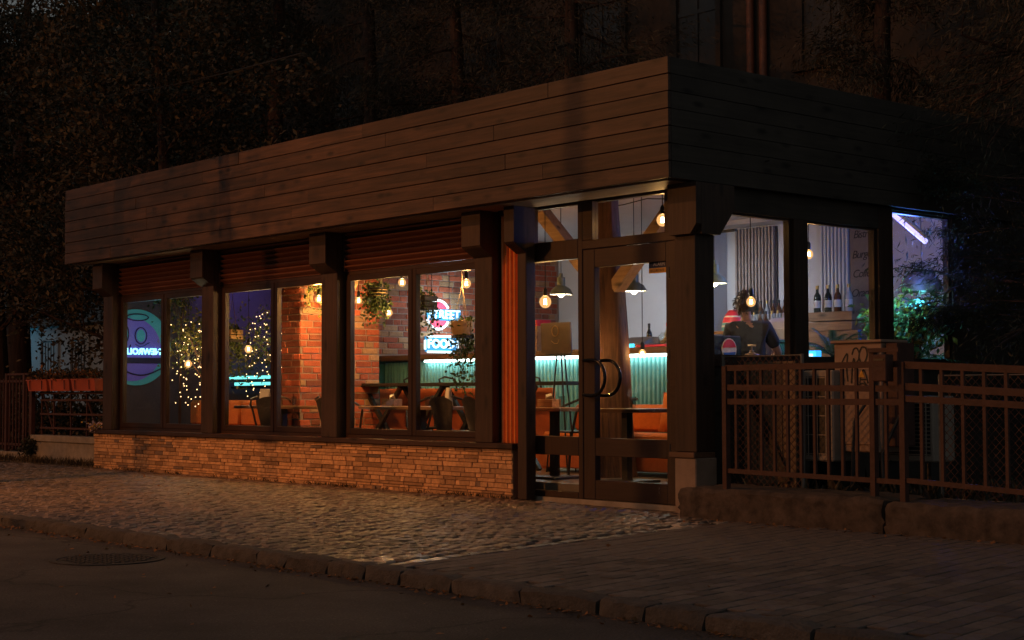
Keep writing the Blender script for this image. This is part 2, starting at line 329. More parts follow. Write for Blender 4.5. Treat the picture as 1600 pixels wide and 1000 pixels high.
# ------------------------------------------------------------------ mesh helpers
class MB:
    def __init__(s): s.v = []; s.f = []; s.mi = []; s.m = 0
    def add(s, vs, fs):
        o = len(s.v); s.v += [tuple(v) for v in vs]; s.f += [tuple(i+o for i in f) for f in fs]; s.mi += [s.m]*len(fs); return s
    def box(s, x0, x1, y0, y1, z0, z1):
        return s.add([(x0,y0,z0),(x1,y0,z0),(x1,y1,z0),(x0,y1,z0),(x0,y0,z1),(x1,y0,z1),(x1,y1,z1),(x0,y1,z1)],
              [(0,3,2,1),(4,5,6,7),(0,1,5,4),(1,2,6,5),(2,3,7,6),(3,0,4,7)])
    def cbox(s, x0, x1, y0, y1, z0, z1, c):
        # box with all edges chamfered by c
        vs = []
        for ix, x in ((1, x0), (-1, x1)):
            for iy, y in ((1, y0), (-1, y1)):
                for iz, z in ((1, z0), (-1, z1)):
                    vs += [(x, y+iy*c, z+iz*c), (x+ix*c, y, z+iz*c), (x+ix*c, y+iy*c, z)]
        def k(a, b, d, n): return ((a*2+b)*2+d)*3+n
        fs = [(k(0,0,0,0),k(0,0,1,0),k(0,1,1,0),k(0,1,0,0)), (k(1,0,0,0),k(1,1,0,0),k(1,1,1,0),k(1,0,1,0)),
              (k(0,0,0,1),k(1,0,0,1),k(1,0,1,1),k(0,0,1,1)), (k(0,1,0,1),k(0,1,1,1),k(1,1,1,1),k(1,1,0,1)),
              (k(0,0,0,2),k(0,1,0,2),k(1,1,0,2),k(1,0,0,2)), (k(0,0,1,2),k(1,0,1,2),k(1,1,1,2),k(0,1,1,2))]
        for a in (0,1):
            for b in (0,1):
                fs.append((k(a,b,0,0),k(a,b,1,0),k(a,b,1,1),k(a,b,0,1)))
                fs.append((k(a,0,b,0),k(a,1,b,0),k(a,1,b,2),k(a,0,b,2)))
                fs.append((k(0,a,b,1),k(1,a,b,1),k(1,a,b,2),k(0,a,b,2)))
                for d in (0,1): fs.append((k(a,b,d,0),k(a,b,d,1),k(a,b,d,2)))
        return s.add(vs, fs)
    def bar(s, p, q, wd, ht, up=(0,0,1)):
        p, q = Vector(p), Vector(q); d = (q-p).normalized(); u = Vector(up)
        if abs(d.dot(u)) > 0.98: u = Vector((0,1,0))
        r = d.cross(u).normalized(); u = r.cross(d)
        vs = []
        for c in (p, q):
            for a, b in ((-1,-1),(1,-1),(1,1),(-1,1)): vs.append(c + r*(a*wd/2) + u*(b*ht/2))
        return s.add(vs, [(3,2,1,0),(4,5,6,7),(0,1,5,4),(1,2,6,5),(2,3,7,6),(3,0,4,7)])
    def tube(s, pts, r, n=8, cap=True):
        pts = [Vector(p) for p in pts]; rs = r if isinstance(r, (list, tuple)) else [r]*len(pts)
        vs = []; prev = None
        for i, p in enumerate(pts):
            d = (pts[min(i+1, len(pts)-1)] - pts[max(i-1, 0)])
            d = d.normalized() if d.length > 1e-9 else Vector((0,0,1))
            if prev is None:
                a = Vector((0,0,1)) if abs(d.z) < 0.9 else Vector((1,0,0))
                x = d.cross(a).normalized()
            else:
                x = (prev - d*prev.dot(d)).normalized()
            prev = x; y = d.cross(x)
            for k in range(n):
                a = 2*math.pi*k/n; vs.append(p + (x*math.cos(a)+y*math.sin(a))*rs[i])
        fs = []
        for i in range(len(pts)-1):
            for k in range(n):
                fs.append((i*n+k, i*n+(k+1) % n, (i+1)*n+(k+1) % n, (i+1)*n+k))
        if cap:
            fs.append(tuple(range(n-1, -1, -1))); fs.append(tuple(range((len(pts)-1)*n, len(pts)*n)))
        return s.add(vs, fs)
    def lathe(s, c, prof, n=16, cap=False):
        # prof: (radius, z) from the bottom up, round a vertical axis
        vs = []
        for r, z in prof:
            for k in range(n):
                a = 2*math.pi*k/n; vs.append((c[0]+r*math.cos(a), c[1]+r*math.sin(a), c[2]+z))
        fs = []
        for i in range(len(prof)-1):
            for k in range(n): fs.append((i*n+k, i*n+(k+1) % n, (i+1)*n+(k+1) % n, (i+1)*n+k))
        if cap:
            fs.append(tuple(range(n-1, -1, -1))); fs.append(tuple(range((len(prof)-1)*n, len(prof)*n)))
        return s.add(vs, fs)
    def prism(s, poly, axis, a, b):
        # poly: 2-D outline in the plane at right angles to axis (x: (y,z), y: (x,z), z: (x,y))
        def P(u, v, t): return {'x': (t,u,v), 'y': (u,t,v), 'z': (u,v,t)}[axis]
        n = len(poly); vs = [P(u,v,a) for u,v in poly] + [P(u,v,b) for u,v in poly]
        fs = [tuple(range(n)), tuple(range(2*n-1, n-1, -1))] + [(i, i+n, (i+1) % n+n, (i+1) % n) for i in range(n)]
        return s.add(vs, fs)
    def ball(s, c, r, n=10, m=6):
        rr = r if isinstance(r, (tuple, list)) else (r, r, r)
        vs = [(c[0], c[1], c[2]-rr[2])]
        for i in range(1, m):
            t = math.pi*i/m
            for k in range(n):
                a = 2*math.pi*k/n; vs.append((c[0]+rr[0]*math.sin(t)*math.cos(a), c[1]+rr[1]*math.sin(t)*math.sin(a), c[2]-rr[2]*math.cos(t)))
        vs.append((c[0], c[1], c[2]+rr[2]))
        fs = [(0, 1+(k+1) % n, 1+k) for k in range(n)]
        for i in range(m-2):
            for k in range(n): fs.append((1+i*n+k, 1+i*n+(k+1) % n, 1+(i+1)*n+(k+1) % n, 1+(i+1)*n+k))
        l = len(vs)-1; o = 1+(m-2)*n
        fs += [(o+k, o+(k+1) % n, l) for k in range(n)]
        return s.add(vs, fs)
    def build(s, name, mats, parent=None, smooth=False, label=None, fix=True):
        if isinstance(mats, str): mats = [mats]
        off = wloc(parent) if parent else Vector((0,0,0))
        me = bpy.data.meshes.new(name)
        me.from_pydata([(v[0]-off.x, v[1]-off.y, v[2]-off.z) for v in s.v], [], s.f)
        for m in mats: me.materials.append(MATS[m])
        if len(mats) > 1: me.polygons.foreach_set('material_index', s.mi)
        if fix:
            import bmesh
            bm = bmesh.new(); bm.from_mesh(me); bmesh.ops.recalc_face_normals(bm, faces=bm.faces); bm.to_mesh(me); bm.free()
        if smooth:
            me.polygons.foreach_set('use_smooth', [True]*len(me.polygons))
            try: me.set_sharp_from_angle(angle=math.radians(40))
            except Exception: pass
        o = bpy.data.objects.new(name, me); col.objects.link(o)
        if parent: o.parent = parent
        if label: o['label'] = label
        return o
def npmesh(name, V, F, mats, parent=None, mi=None):
    off = wloc(parent) if parent else Vector((0,0,0))
    V = np.asarray(V, dtype=np.float32) - np.array(off, dtype=np.float32)
    F = np.asarray(F, dtype=np.int32); k = F.shape[1]
    me = bpy.data.meshes.new(name)
    me.vertices.add(len(V)); me.vertices.foreach_set('co', V.ravel())
    me.loops.add(F.size); me.loops.foreach_set('vertex_index', F.ravel())
    me.polygons.add(len(F)); me.polygons.foreach_set('loop_start', np.arange(0, F.size, k, dtype=np.int32))
    if isinstance(mats, str): mats = [mats]
    for m in mats: me.materials.append(MATS[m])
    if mi is not None: me.polygons.foreach_set('material_index', np.asarray(mi, dtype=np.int32))
    me.update(calc_edges=True); me.validate()
    o = bpy.data.objects.new(name, me); col.objects.link(o)
    if parent: o.parent = parent
    return o
def tag(o, label, cat=None, group=None, kind=None):
    o['label'] = label
    if cat: o['category'] = cat
    if group: o['group'] = group
    if kind: o['kind'] = kind
    return o
def thing(name, label, cat, loc=(0,0,0), group=None):
    o = bpy.data.objects.new(name, None); col.objects.link(o); o.location = loc
    o.empty_display_size = 0.1
    return tag(o, label, cat, group)
def struct(o, label=None):
    o['kind'] = 'structure'
    if label: o['label'] = label
    return o
def stuff(o): o['kind'] = 'stuff'; return o
def kids(o): return [c for c in bpy.data.objects if c.parent == o]
def copy_tree(o, parent=None, label=None, loc=None, rz=None):
    c = o.copy(); col.objects.link(c)
    if parent: c.parent = parent
    if label: c['label'] = label
    if loc is not None: c.location = loc
    if rz is not None: c.rotation_euler = (0, 0, rz)
    for k in kids(o):
        if k is not c: copy_tree(k, c)
    return c
def inst(name, me, parent, loc, rot=(0,0,0), scale=(1,1,1)):
    o = bpy.data.objects.new(name, me); col.objects.link(o); o.parent = parent
    o.location = Vector(loc) - wloc(parent); o.rotation_euler = rot; o.scale = scale
    return o
def text_mesh(name, body, size, m, parent, origin, xdir, zdir, extrude=0.002, align='CENTER', shear=0.0, space=1.0, bevel=0.0):
    cu = bpy.data.curves.new(name, 'FONT'); cu.body = body; cu.size = size; cu.extrude = extrude
    cu.align_x = align; cu.align_y = 'CENTER'; cu.shear = shear; cu.space_character = space; cu.resolution_u = 3
    if bevel: cu.bevel_depth = bevel; cu.bevel_resolution = 1
    t = bpy.data.objects.new(name, cu); col.objects.link(t)
    dg = bpy.context.evaluated_depsgraph_get()
    me = bpy.data.meshes.new_from_object(t.evaluated_get(dg)); bpy.data.objects.remove(t)
    x = Vector(xdir).normalized(); y = Vector(zdir).normalized(); z = x.cross(y)
    M4 = Matrix(((x.x, y.x, z.x, origin[0]), (x.y, y.y, z.y, origin[1]), (x.z, y.z, z.z, origin[2]), (0,0,0,1)))
    off = wloc(parent) if parent else Vector((0,0,0))
    me.transform(Matrix.Translation(-off) @ M4)
    me.materials.clear(); me.materials.append(MATS[m])
    o = bpy.data.objects.new(name, me); col.objects.link(o)
    if parent: o.parent = parent
    return o
def leaves(name, C, length, width, mats, parent, up=0.0, seed=1, dirs=None, spread=1.0, fold=0.25, flat=False):
    # one small folded leaf (two triangles) at each point of C
    g = np.random.default_rng(seed); C = np.asarray(C); n = len(C)
    d = g.normal(size=(n, 3)); d /= np.linalg.norm(d, axis=1)[:, None]
    if dirs is not None: d = np.asarray(dirs) + d*spread
    d[:, 2] += up; d /= np.linalg.norm(d, axis=1)[:, None]
    if flat: d[:, 2] *= 0.12
    s = np.cross(d, g.normal(size=(n, 3))*(0.25, 0.25, 1) if flat else g.normal(size=(n, 3))); s /= np.linalg.norm(s, axis=1)[:, None]
    nn = np.cross(d, s)
    L = length*g.uniform(0.6, 1.3, n)[:, None]; W = width*g.uniform(0.7, 1.2, n)[:, None]
    a = C; b = C + d*L*0.5 + s*W*0.5 + nn*W*fold; c = C + d*L; e = C + d*L*0.5 - s*W*0.5 + nn*W*fold
    V = np.stack([a, b, c, e], 1).reshape(-1, 3)
    i = np.arange(n)*4
    F = np.concatenate([np.stack([i, i+1, i+2], 1), np.stack([i, i+2, i+3], 1)])
    k = len(mats) if not isinstance(mats, str) else 1
    pick = g.integers(0, k, n); mi = np.concatenate([pick, pick]) if k > 1 else None
    return npmesh(name, V, F, mats, parent, mi)

# ------------------------------------------------------------------ ground
g = MB(); g.add([(-150,-60,-0.16),(90,-60,-0.16),(90,150,-0.16),(-150,150,-0.16)], [(0,1,2,3)])
struct(g.build('ground', 'soil'), 'bare dark soil around the cafe')
g = MB(); nx = 60
g.add([(-60,-30,-0.075),(60,-30,-0.075),(60,-3.80,-0.075),(-60,-3.80,-0.075)], [(0,1,2,3)])
road = struct(g.build('road', 'asphalt'), 'dark worn asphalt road in front of the cafe')
pav = bpy.data.objects.new('pavement', None); col.objects.link(pav); struct(pav, 'pavement of small grey cobbles along the stone plinth')
g = MB(); g.add([(-60,-3.84,-0.019),(1.6,-3.84,-0.019),(1.6,0.62,-0.019),(-60,0.62,-0.019)], [(0,1,2,3)]); g.build('bedding', 'bedding', pav)
blk = bpy.data.objects.new('block_pavement', None); col.objects.link(blk); struct(blk, 'pavement of brown paving blocks below the railing')
g = MB(); g.add([(1.62,-3.84,-0.013),(40,-3.84,-0.013),(40,0.3,-0.013),(0.2,0.3,-0.013)], [(0,1,2,3)]); g.build('bedding', 'bedding', blk)
# slanting joint between cobbles and blocks
EA = Vector((1.40, -3.82)); EB = Vector((0.63, 0.30))
def edge_x(y): return EA.x + (EB.x-EA.x)*(y-EA.y)/(EB.y-EA.y)

def cobble_geo(wx, wy, h, r, seed):
    q = random.Random(seed)
    n = 6; top = []; bot = []
    corners = [(-1,-1),(0,-1.04),(1,-1),(1,1),(0,1.04),(-1,1)]
    for cx, cy in corners:
        jx = q.uniform(-0.12, 0.12); jy = q.uniform(-0.12, 0.12)
        bot.append(((cx+jx)*wx/2, (cy+jy)*wy/2, -h)); top.append(((cx+jx)*(wx/2-r), (cy+jy)*(wy/2-r), q.uniform(-0.004, 0.002)))
    mid = [((b[0]*0.97), (b[1]*0.97), -r*0.9) for b in bot]
    vs = bot + mid + top + [(0, 0, q.uniform(0.002, 0.008))]
    fs = []
    for i in range(n):
        j = (i+1) % n
        fs += [(i, j, n+j, n+i), (n+i, n+j, 2*n+j, 2*n+i), (2*n+i, 2*n+j, 3*n)]
    return vs, fs
def dist_cam(x, y): return math.hypot(x-8.6, y+9.18)
spots = []
yrow = -3.80
row = 0
while yrow < 0.38:
    dy = rnd.uniform(0.085, 0.105); x = -13.5 + rnd.uniform(0, 0.1)
    while True:
        dx = rnd.uniform(0.085, 0.135)
        xc = x + dx/2; yc = yrow + dy/2 + 0.022*math.sin(xc*2.2) + 0.012*math.sin(xc*5.1+row)
        if xc + dx/2 > edge_x(yc) - 0.13: break
        spots.append((xc, yc, dx-0.007, dy-0.007)); x += dx
    yrow += dy; row += 1
# edge course of larger, worn stones along the slanting joint
ed = (EB-EA).normalized(); Ln = (EB-EA).length; t = 0.05; edge_spots = []
while t < Ln-0.1:
    l = rnd.uniform(0.14, 0.22); p = EA + ed*(t+l/2) + Vector((-0.07, -0.012)); edge_spots.append((p.x, p.y, 0.11, l-0.012)); t += l
ANG = math.atan2(ed.y, ed.x) - math.pi/2
spots.sort(key=lambda s: dist_cam(s[0], s[1]))
cob_meshes = []
for i in range(15):
    vs, fs = cobble_geo(0.098, 0.083, 0.03, 0.012, i); m = MB(); m.add(vs, fs)
    o = m.build('cobble', ('cobble_a', 'cobble_b', 'cobble_c', 'cobble_a', 'cobble_b')[i % 5]); cob_meshes.append(o.data); bpy.data.objects.remove(o)
evs, efs = cobble_geo(0.11, 0.17, 0.03, 0.012, 77); m = MB(); m.add(evs, efs); o = m.build('cobble', 'cobble_b'); edge_me = o.data; bpy.data.objects.remove(o)
m = MB(); m.add(evs, efs); o = m.build('cobble', 'cobble_worn_lit'); worn_lit_me = o.data; bpy.data.objects.remove(o)
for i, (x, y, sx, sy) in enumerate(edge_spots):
    worn = (-0.9 < y < -0.1) or y < -3.3  # paler stretches by door and kerb: wear plus painted light pool
    inst('cobble', worn_lit_me if worn and i % 4 else edge_me, pav, (x, y, rnd.uniform(-0.006, 0.002)), (rnd.uniform(-.03,.03), rnd.uniform(-.03,.03), ANG+rnd.uniform(-.04,.04)), (1, sy/0.17, 1))
NIND = 300 - len(edge_spots)
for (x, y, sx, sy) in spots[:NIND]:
    worn = (y < -3.35 and x > 0.95) or (-0.75 < y < -0.25 and x > 0.2)  # same two pale patches, wear and painted reflection together
    me = rnd.choice(cob_meshes) if not (worn and rnd.random() < 0.55) else worn_lit_me
    if me is worn_lit_me: inst('cobble', me, pav, (x, y, rnd.uniform(-0.006, 0.002)), (0, 0, rnd.uniform(-.1,.1)), (sx/0.11, sy/0.17, 1))
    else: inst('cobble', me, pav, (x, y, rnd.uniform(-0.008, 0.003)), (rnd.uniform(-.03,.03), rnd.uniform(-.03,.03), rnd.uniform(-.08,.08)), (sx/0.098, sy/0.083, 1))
m = MB()
variants = [cobble_geo(0.098, 0.083, 0.03, 0.012, i+40) for i in range(20)]
for (x, y, sx, sy) in spots[NIND:]:
    vs, fs = rnd.choice(variants); m.m = rnd.choice((0, 0, 1, 1, 2)); z = rnd.uniform(-0.008, 0.003)
    ta, tb = rnd.uniform(-.03,.03), rnd.uniform(-.03,.03)
    if -0.8 < y < -0.2 and x > 0.0 and rnd.random() < 0.45: m.m = 3  # pale stones by the door carry its reflected light in their colour
    m.add([(x+v[0]*sx/0.098, y+v[1]*sy/0.083, z+v[2]+v[0]*ta+v[1]*tb) for v in vs], fs)
stuff(m.build('cobbles', ['cobble_a', 'cobble_b', 'cobble_c', 'cobble_worn_lit'], pav, fix=False))

# paving blocks, rows running back from the kerb parallel to the slanting joint
nrm = Vector((ed.y, -ed.x)); pspots = []
for r in range(0, 62):
    off = 0.055 + r*0.105; t = -0.4 + (0.1 if r % 2 else 0.0) - r*0.03
    while t < 5.6:
        p = EA + ed*(t+0.1) + nrm*off
        if -3.80 < p.y < -0.03 + 0.0*p.x and p.x < 8.5: pspots.append((p.x, p.y))
        t += 0.205
def infr(x, y):
    d = Vector((x-8.6032, y+9.1795, -0.975)); f = d.dot(F_); return 2445*d.dot(R_)/f < 830
pspots.sort(key=lambda s: (not infr(*s), dist_cam(*s)))
m = MB(); m.cbox(-0.0505, 0.0505, -0.101, 0.101, -0.03, 0.0, 0.004); o = m.build('paver', 'paver'); pav_me = o.data; bpy.data.objects.remove(o)
for (x, y) in pspots[:300]:
    inst('paver', pav_me, blk, (x, y, rnd.uniform(-0.004, 0.0)), (rnd.uniform(-.012,.012), rnd.uniform(-.012,.012), ANG+rnd.uniform(-.01,.01)))
m = MB(); ca, sa = math.cos(ANG), math.sin(ANG)
base = MB(); base.cbox(-0.0505, 0.0505, -0.101, 0.101, -0.03, 0.0, 0.004)
for (x, y) in pspots[300:]:
    z = rnd.uniform(-0.004, 0.0); m.add([(x+v[0]*ca-v[1]*sa, y+v[0]*sa+v[1]*ca, z+v[2]) for v in base.v], base.f)
stuff(m.build('pavers', 'paver', blk, fix=False))

# kerb of rough granite stones
kerb = bpy.data.objects.new('kerb', None); col.objects.link(kerb); struct(kerb, 'low kerb of rough dark granite stones along the road')
x = -24.0; i = 0
def kerb_geo(l, seed):
    q = random.Random(seed); nseg = 7; vs = []; fs = []
    prof = [(-0.080,-0.16), (-0.085,-0.05), (-0.075,-0.006), (-0.055,0.007), (0.055,0.008), (0.07,-0.008), (0.07,-0.16)]
    for k in range(nseg+1):
        xx = -l/2 + l*k/nseg; e = 0.010 if k in (0, nseg) else 0
        for (py, pz) in prof:
            j = 0.012 if py < 0 else 0.005
            vs.append((xx + q.uniform(-.008,.008), py + e*(1 if py < 0 else -1) + q.uniform(-j, j), pz - (e if pz > -0.1 else 0) + q.uniform(-.006,.006)))
    n = len(prof)
    for k in range(nseg):
        for a in range(n-1): fs.append((k*n+a, (k+1)*n+a, (k+1)*n+a+1, k*n+a+1))
    fs.append(tuple(range(n-1, -1, -1))); fs.append(tuple(range(nseg*n, nseg*n+n)))
    return vs, fs
while x < 12:
    l = rnd.uniform(0.30, 0.62); m = MB(); vs, fs = kerb_geo(l-0.012, i)
    m.add([(v[0]+x+l/2, v[1]-3.885+rnd.uniform(-.003,.003), v[2]) for v in vs], fs)
    m.build('kerb_stone', 'kerb_granite', kerb, smooth=True); x += l; i += 1
# fallen leaves in the gutter and by the walls
pts = []
for k in range(1100):
    pts.append((rnd.uniform(-13, 6.5), -3.985-abs(rnd.gauss(0, 0.05)), -0.072+rnd.uniform(0, 0.01)))
for k in range(160): pts.append((rnd.uniform(0.2, 4.5), -0.02-abs(rnd.gauss(0, 0.22)), 0.006))
for k in range(120): pts.append((rnd.uniform(-13, 5), rnd.uniform(-3.7, 0.1), 0.008))
for k in range(120): pts.append((rnd.uniform(-10, 5), rnd.uniform(-5.6, -4.1), -0.071))
o = leaves('fallen_leaves', pts, 0.034, 0.024, ['dead_leaf'], None, seed=3, flat=True, fold=0.1); stuff(o); o['label'] = 'small dry orange leaves lying in the gutter'
# manhole cover in the asphalt
mh = thing('manhole_cover', 'round iron manhole cover set in the asphalt road', 'manhole cover', (-0.66, -4.53, -0.075))
MX, MY = -0.66, -4.53
m = MB(); m.lathe((MX, MY, -0.075), [(0.36, 0.0), (0.36, 0.007), (0.315, 0.007), (0.315, 0.0)], 32); m.build('frame', 'manhole_iron', mh)
m = MB(); m.lathe((MX, MY, -0.075), [(0.305, 0.0), (0.305, 0.005), (0.001, 0.005)], 32); m.build('cover', 'manhole_iron', mh)
m = MB()
for a in range(-4, 5):
    for b in range(-4, 5):
        if math.hypot(a, b)*0.06 < 0.27: m.box(MX+a*.06-.02, MX+a*.06+.02, MY+b*.06-.02, MY+b*.06+.02, -0.071, -0.065)
stuff(m.build('tread_studs', 'manhole_iron', mh))

# ------------------------------------------------------------------ the cafe building
cafe = thing('cafe_building', 'low timber-clad cafe with stone plinth and large lit windows', 'cafe', (-5.5, 3.0, 0))
ZF0, ZF1, XL = 2.71, 3.70, -11.0
def part(name, mb, mats, parent=None, **k): return mb.build(name, mats, parent or cafe, **k)
m = MB(); m.box(XL+0.01, -0.034, 0.034, 0.09, ZF0+0.012, ZF1-0.01)         # fascia core, front
m.box(-0.09, -0.034, 0.09, 6.6, ZF0+0.012, ZF1-0.01); m.box(XL+0.01, XL+0.06, 0.09, 6.6, ZF0+0.012, ZF1-0.01)
m.box(XL, -0.034, 6.6, 6.66, ZF0, ZF1-0.01)
fas = part('fascia', m, 'side_wood')
ph = (ZF1-ZF0)/7
for r in range(7):
    z0 = ZF0 + r*ph; x = XL; first = True
    while x < -0.03:
        l = rnd.uniform(1.2, 2.4) if first else rnd.uniform(2.2, 4.2); first = False
        if x + l > -1.0: l = -x
        m = MB(); y = rnd.uniform(-0.003, 0.002)
        m.cbox(x+0.0012, x+l-0.0012, y, 0.033, z0+0.003, z0+ph-0.003, 0.003); m.build('plank', 'fascia_wood', fas); x += l
    y = 0.036
    while y < 6.6:
        l = 3.4 if y < 1 else 6.62-y
        m = MB(); m.cbox(-0.033, rnd.uniform(-0.003, 0.0), y, y+l-0.003, z0+0.002, z0+ph-0.002, 0.002); m.build('plank', 'side_wood', fas); y += l
m = MB(); m.box(XL+0.06, -0.095, 0.093, 0.49, ZF0-0.005, ZF0+0.03); part('soffit', m, 'soffit_wood')
m = MB(); m.box(-0.1, -0.095+0.09, 0.09, 0.0901, ZF0, ZF0+0.01)
m = MB(); m.box(-0.36, -0.036, 0.492, 0.56, ZF0-0.003, ZF0+0.4); m.box(XL+0.08, -0.36, 0.665, 0.72, ZF0-0.004, ZF0+0.36); m.box(-10.42, -2.31, 0.599, 0.664, 2.30, ZF0+0.2); part('header', m, 'frame_wood_h')
m = MB(); m.box(XL+0.065, -0.095, 0.70, 6.59, 3.16, 3.30); part('ceiling', m, 'ceiling_paint')
m = MB(); m.box(XL+0.07, -0.1, 0.10, 6.58, 3.34, 3.44); part('roof', m, 'dark_wall')
m = MB(); m.box(XL+0.1, -0.195, 0.67, 6.2, 0.0, 0.15); part('floor', m, 'floor_tile')
m = MB(); m.box(XL+0.02, -0.06, 6.2, 6.32, 0.0, 3.16); part('bar_wall', m, 'white_wall')
m = MB(); m.box(XL+0.05, XL+0.15, 0.70, 6.19, 0.0, 3.155); part('gable_wall', m, 'mauve_wall')
# right flank: panelled parapet, posts, beam, glazing
m = MB(); m.box(-0.19, -0.10, 0.60, 3.15, 0.0, 1.20); m.box(-0.19, -0.10, 3.15, 6.19, 0.0, 1.20); part('flank_wall', m, 'side_wood')
m = MB(); m.box(-0.24, -0.06, 0.58, 4.16, 1.202, 1.262); part('flank_sill', m, 'sill_wood')
m = MB(); m.box(-0.22, -0.0915, 0.50, 3.05, 2.505, ZF0+0.06); m.box(-0.22, -0.0915, 3.051, 4.16, 2.695, ZF0+0.06); part('flank_beam', m, 'side_wood')
m = MB(); m.box(-0.205, -0.0915, 4.161, 6.19, 1.203, ZF0+0.06); m.box(-0.205, -0.0915, 4.14, 4.1605, 1.263, 2.694); part('flank_panel', m, 'side_wood')
for y0, y1, zt in ((1.69, 1.88, 2.503), (2.93, 3.15, ZF0+0.011)):
    m = MB(); m.box(-0.21, -0.09, y0, y1, 1.263, zt); part('flank_post', m, 'post_wood')
for (y0, y1, zt) in ((0.60, 1.69, 2.503), (1.88, 2.93, 2.503), (3.15, 4.14, 2.69)):
    m = MB(); t = 0.035
    m.box(-0.175, -0.12, y0+0.001, y0+t, 1.264, zt-0.001); m.box(-0.175, -0.12, y1-t, y1-0.001, 1.264, zt-0.001)
    m.box(-0.174, -0.121, y0+t, y1-t, 1.264, 1.264+t); m.box(-0.174, -0.121, y0+t, y1-t, zt-t*0.5, zt-0.001)
    f = part('flank_window', m, 'frame_wood')
    m = MB(); m.box(-0.150, -0.144, y0+t, y1-t, 1.264+t, zt-t*0.5); m.build('pane', 'pane_glass', f)

# plinth of split stone strips
m = MB(); m.box(-10.93, -2.40, 0.425, 0.60, -0.02, 0.458); m.box(-10.93, -10.80, 0.425, 0.80, -0.02, 0.458)
pl = part('plinth', m, 'plinth_mortar')
st = []; z = -0.01
while z < 0.452:
    h = rnd.choice((0.027, 0.032, 0.037, 0.042, 0.05)); 
    if z + h > 0.44: h = 0.458-z
    x = -10.935
    while x < -2.40:
        l = rnd.choice((0.07, 0.10, 0.13, 0.17, 0.21, 0.27))*rnd.uniform(0.85, 1.2)
        if x + l > -2.44: l = -2.40-x
        hh = h*2 if rnd.random() < 0.06 and z+h*2 < 0.44 else h
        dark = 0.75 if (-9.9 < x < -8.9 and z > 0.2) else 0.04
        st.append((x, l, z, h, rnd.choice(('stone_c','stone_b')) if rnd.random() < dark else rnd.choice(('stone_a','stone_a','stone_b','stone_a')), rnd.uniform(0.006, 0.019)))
        x += l
    z += h
st.sort(key=lambda s: -s[1]*s[3]/dist_cam(s[0], 0.4)**2)
def stone_verts(x, l, z, h, p):
    g0 = 0.0015; q = rnd.uniform
    a, b, c, d = x+g0, x+l-g0, z+g0, z+h-g0; y = 0.425-p; e = 0.003
    sk = rnd.uniform(-0.012, 0.012) if rnd.random() < 0.4 else 0
    vs = [(a,0.424,c),(b,0.424,c),(b,0.424,d),(a,0.424,d),(a+e+q(0,.004)+sk,y+q(-.003,.003),c+e),(b-e-q(0,.004)+sk,y+q(-.003,.003),c+e),(b-e-q(0,.004),y+q(-.003,.003),d-e),(a+e+q(0,.004),y+q(-.003,.003),d-e)]
    return vs, [(0,1,5,4),(1,2,6,5),(2,3,7,6),(3,0,4,7),(4,5,6,7)]
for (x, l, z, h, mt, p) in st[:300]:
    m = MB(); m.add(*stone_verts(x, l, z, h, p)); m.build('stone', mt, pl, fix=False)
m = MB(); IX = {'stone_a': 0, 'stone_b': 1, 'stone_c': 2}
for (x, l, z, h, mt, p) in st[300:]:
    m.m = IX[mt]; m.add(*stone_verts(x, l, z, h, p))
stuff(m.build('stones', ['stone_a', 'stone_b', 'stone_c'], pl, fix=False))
m = MB(); m.cbox(-10.96, -2.36, 0.375, 0.515, 0.462, 0.512, 0.005); part('window_sill', m, 'sill_wood')

# posts with knee brackets
def post(x0, x1, y0, y1, z0, zt, bracket=True):
    m = MB(); m.cbox(x0, x1, y0, y1, z0, zt, 0.006); p = part('post', m, 'post_wood')
    if bracket:
        by = y0-0.155
        m = MB(); m.prism([(by, ZF0-0.006), (by, 2.375), (by+0.02, 2.355), (y0-0.001, 2.275), (y0-0.001, ZF0-0.006)], 'x', x0-0.008, x1+0.008)
        m.build('bracket', 'post_wood', p)
    return p
for x0, x1 in ((-10.665, -10.41), (-8.09, -7.82), (-5.53, -5.238), (-2.93, -2.67)): post(x0, x1, 0.40, 0.597, 0.513, ZF0-0.006)
post(-2.31, -2.185, 0.40, 0.515, 0.0, ZF0-0.006)
# corner post on its cap and stone block
m = MB(); m.cbox(-0.275, -0.04, 0.35, 0.58, 0.495, ZF0-0.006, 0.006); cp = part('post', m, 'post_wood')
m = MB()
m.prism([(-0.285, 2.36), (-0.285, ZF0-0.008), (0.03, ZF0-0.008), (0.03, 2.36), (-0.035, 2.28), (-0.277, 2.28)], 'y', 0.285, 0.349)
m.prism([(0.351, 2.28), (0.351, ZF0-0.008), (0.76, ZF0-0.008), (0.76, 2.50), (0.58, 2.28)], 'x', -0.039, 0.031)
m.build('bracket', 'post_wood', cp)
m = MB(); m.cbox(-0.305, -0.025, 0.30, 0.56, 0.448, 0.494, 0.005); part('post_cap', m, 'cap_wood')
m = MB(); m.cbox(-0.255, -0.02, 0.315, 0.575, -0.02, 0.4465, 0.008); part('post_block', m, 'block_stone')

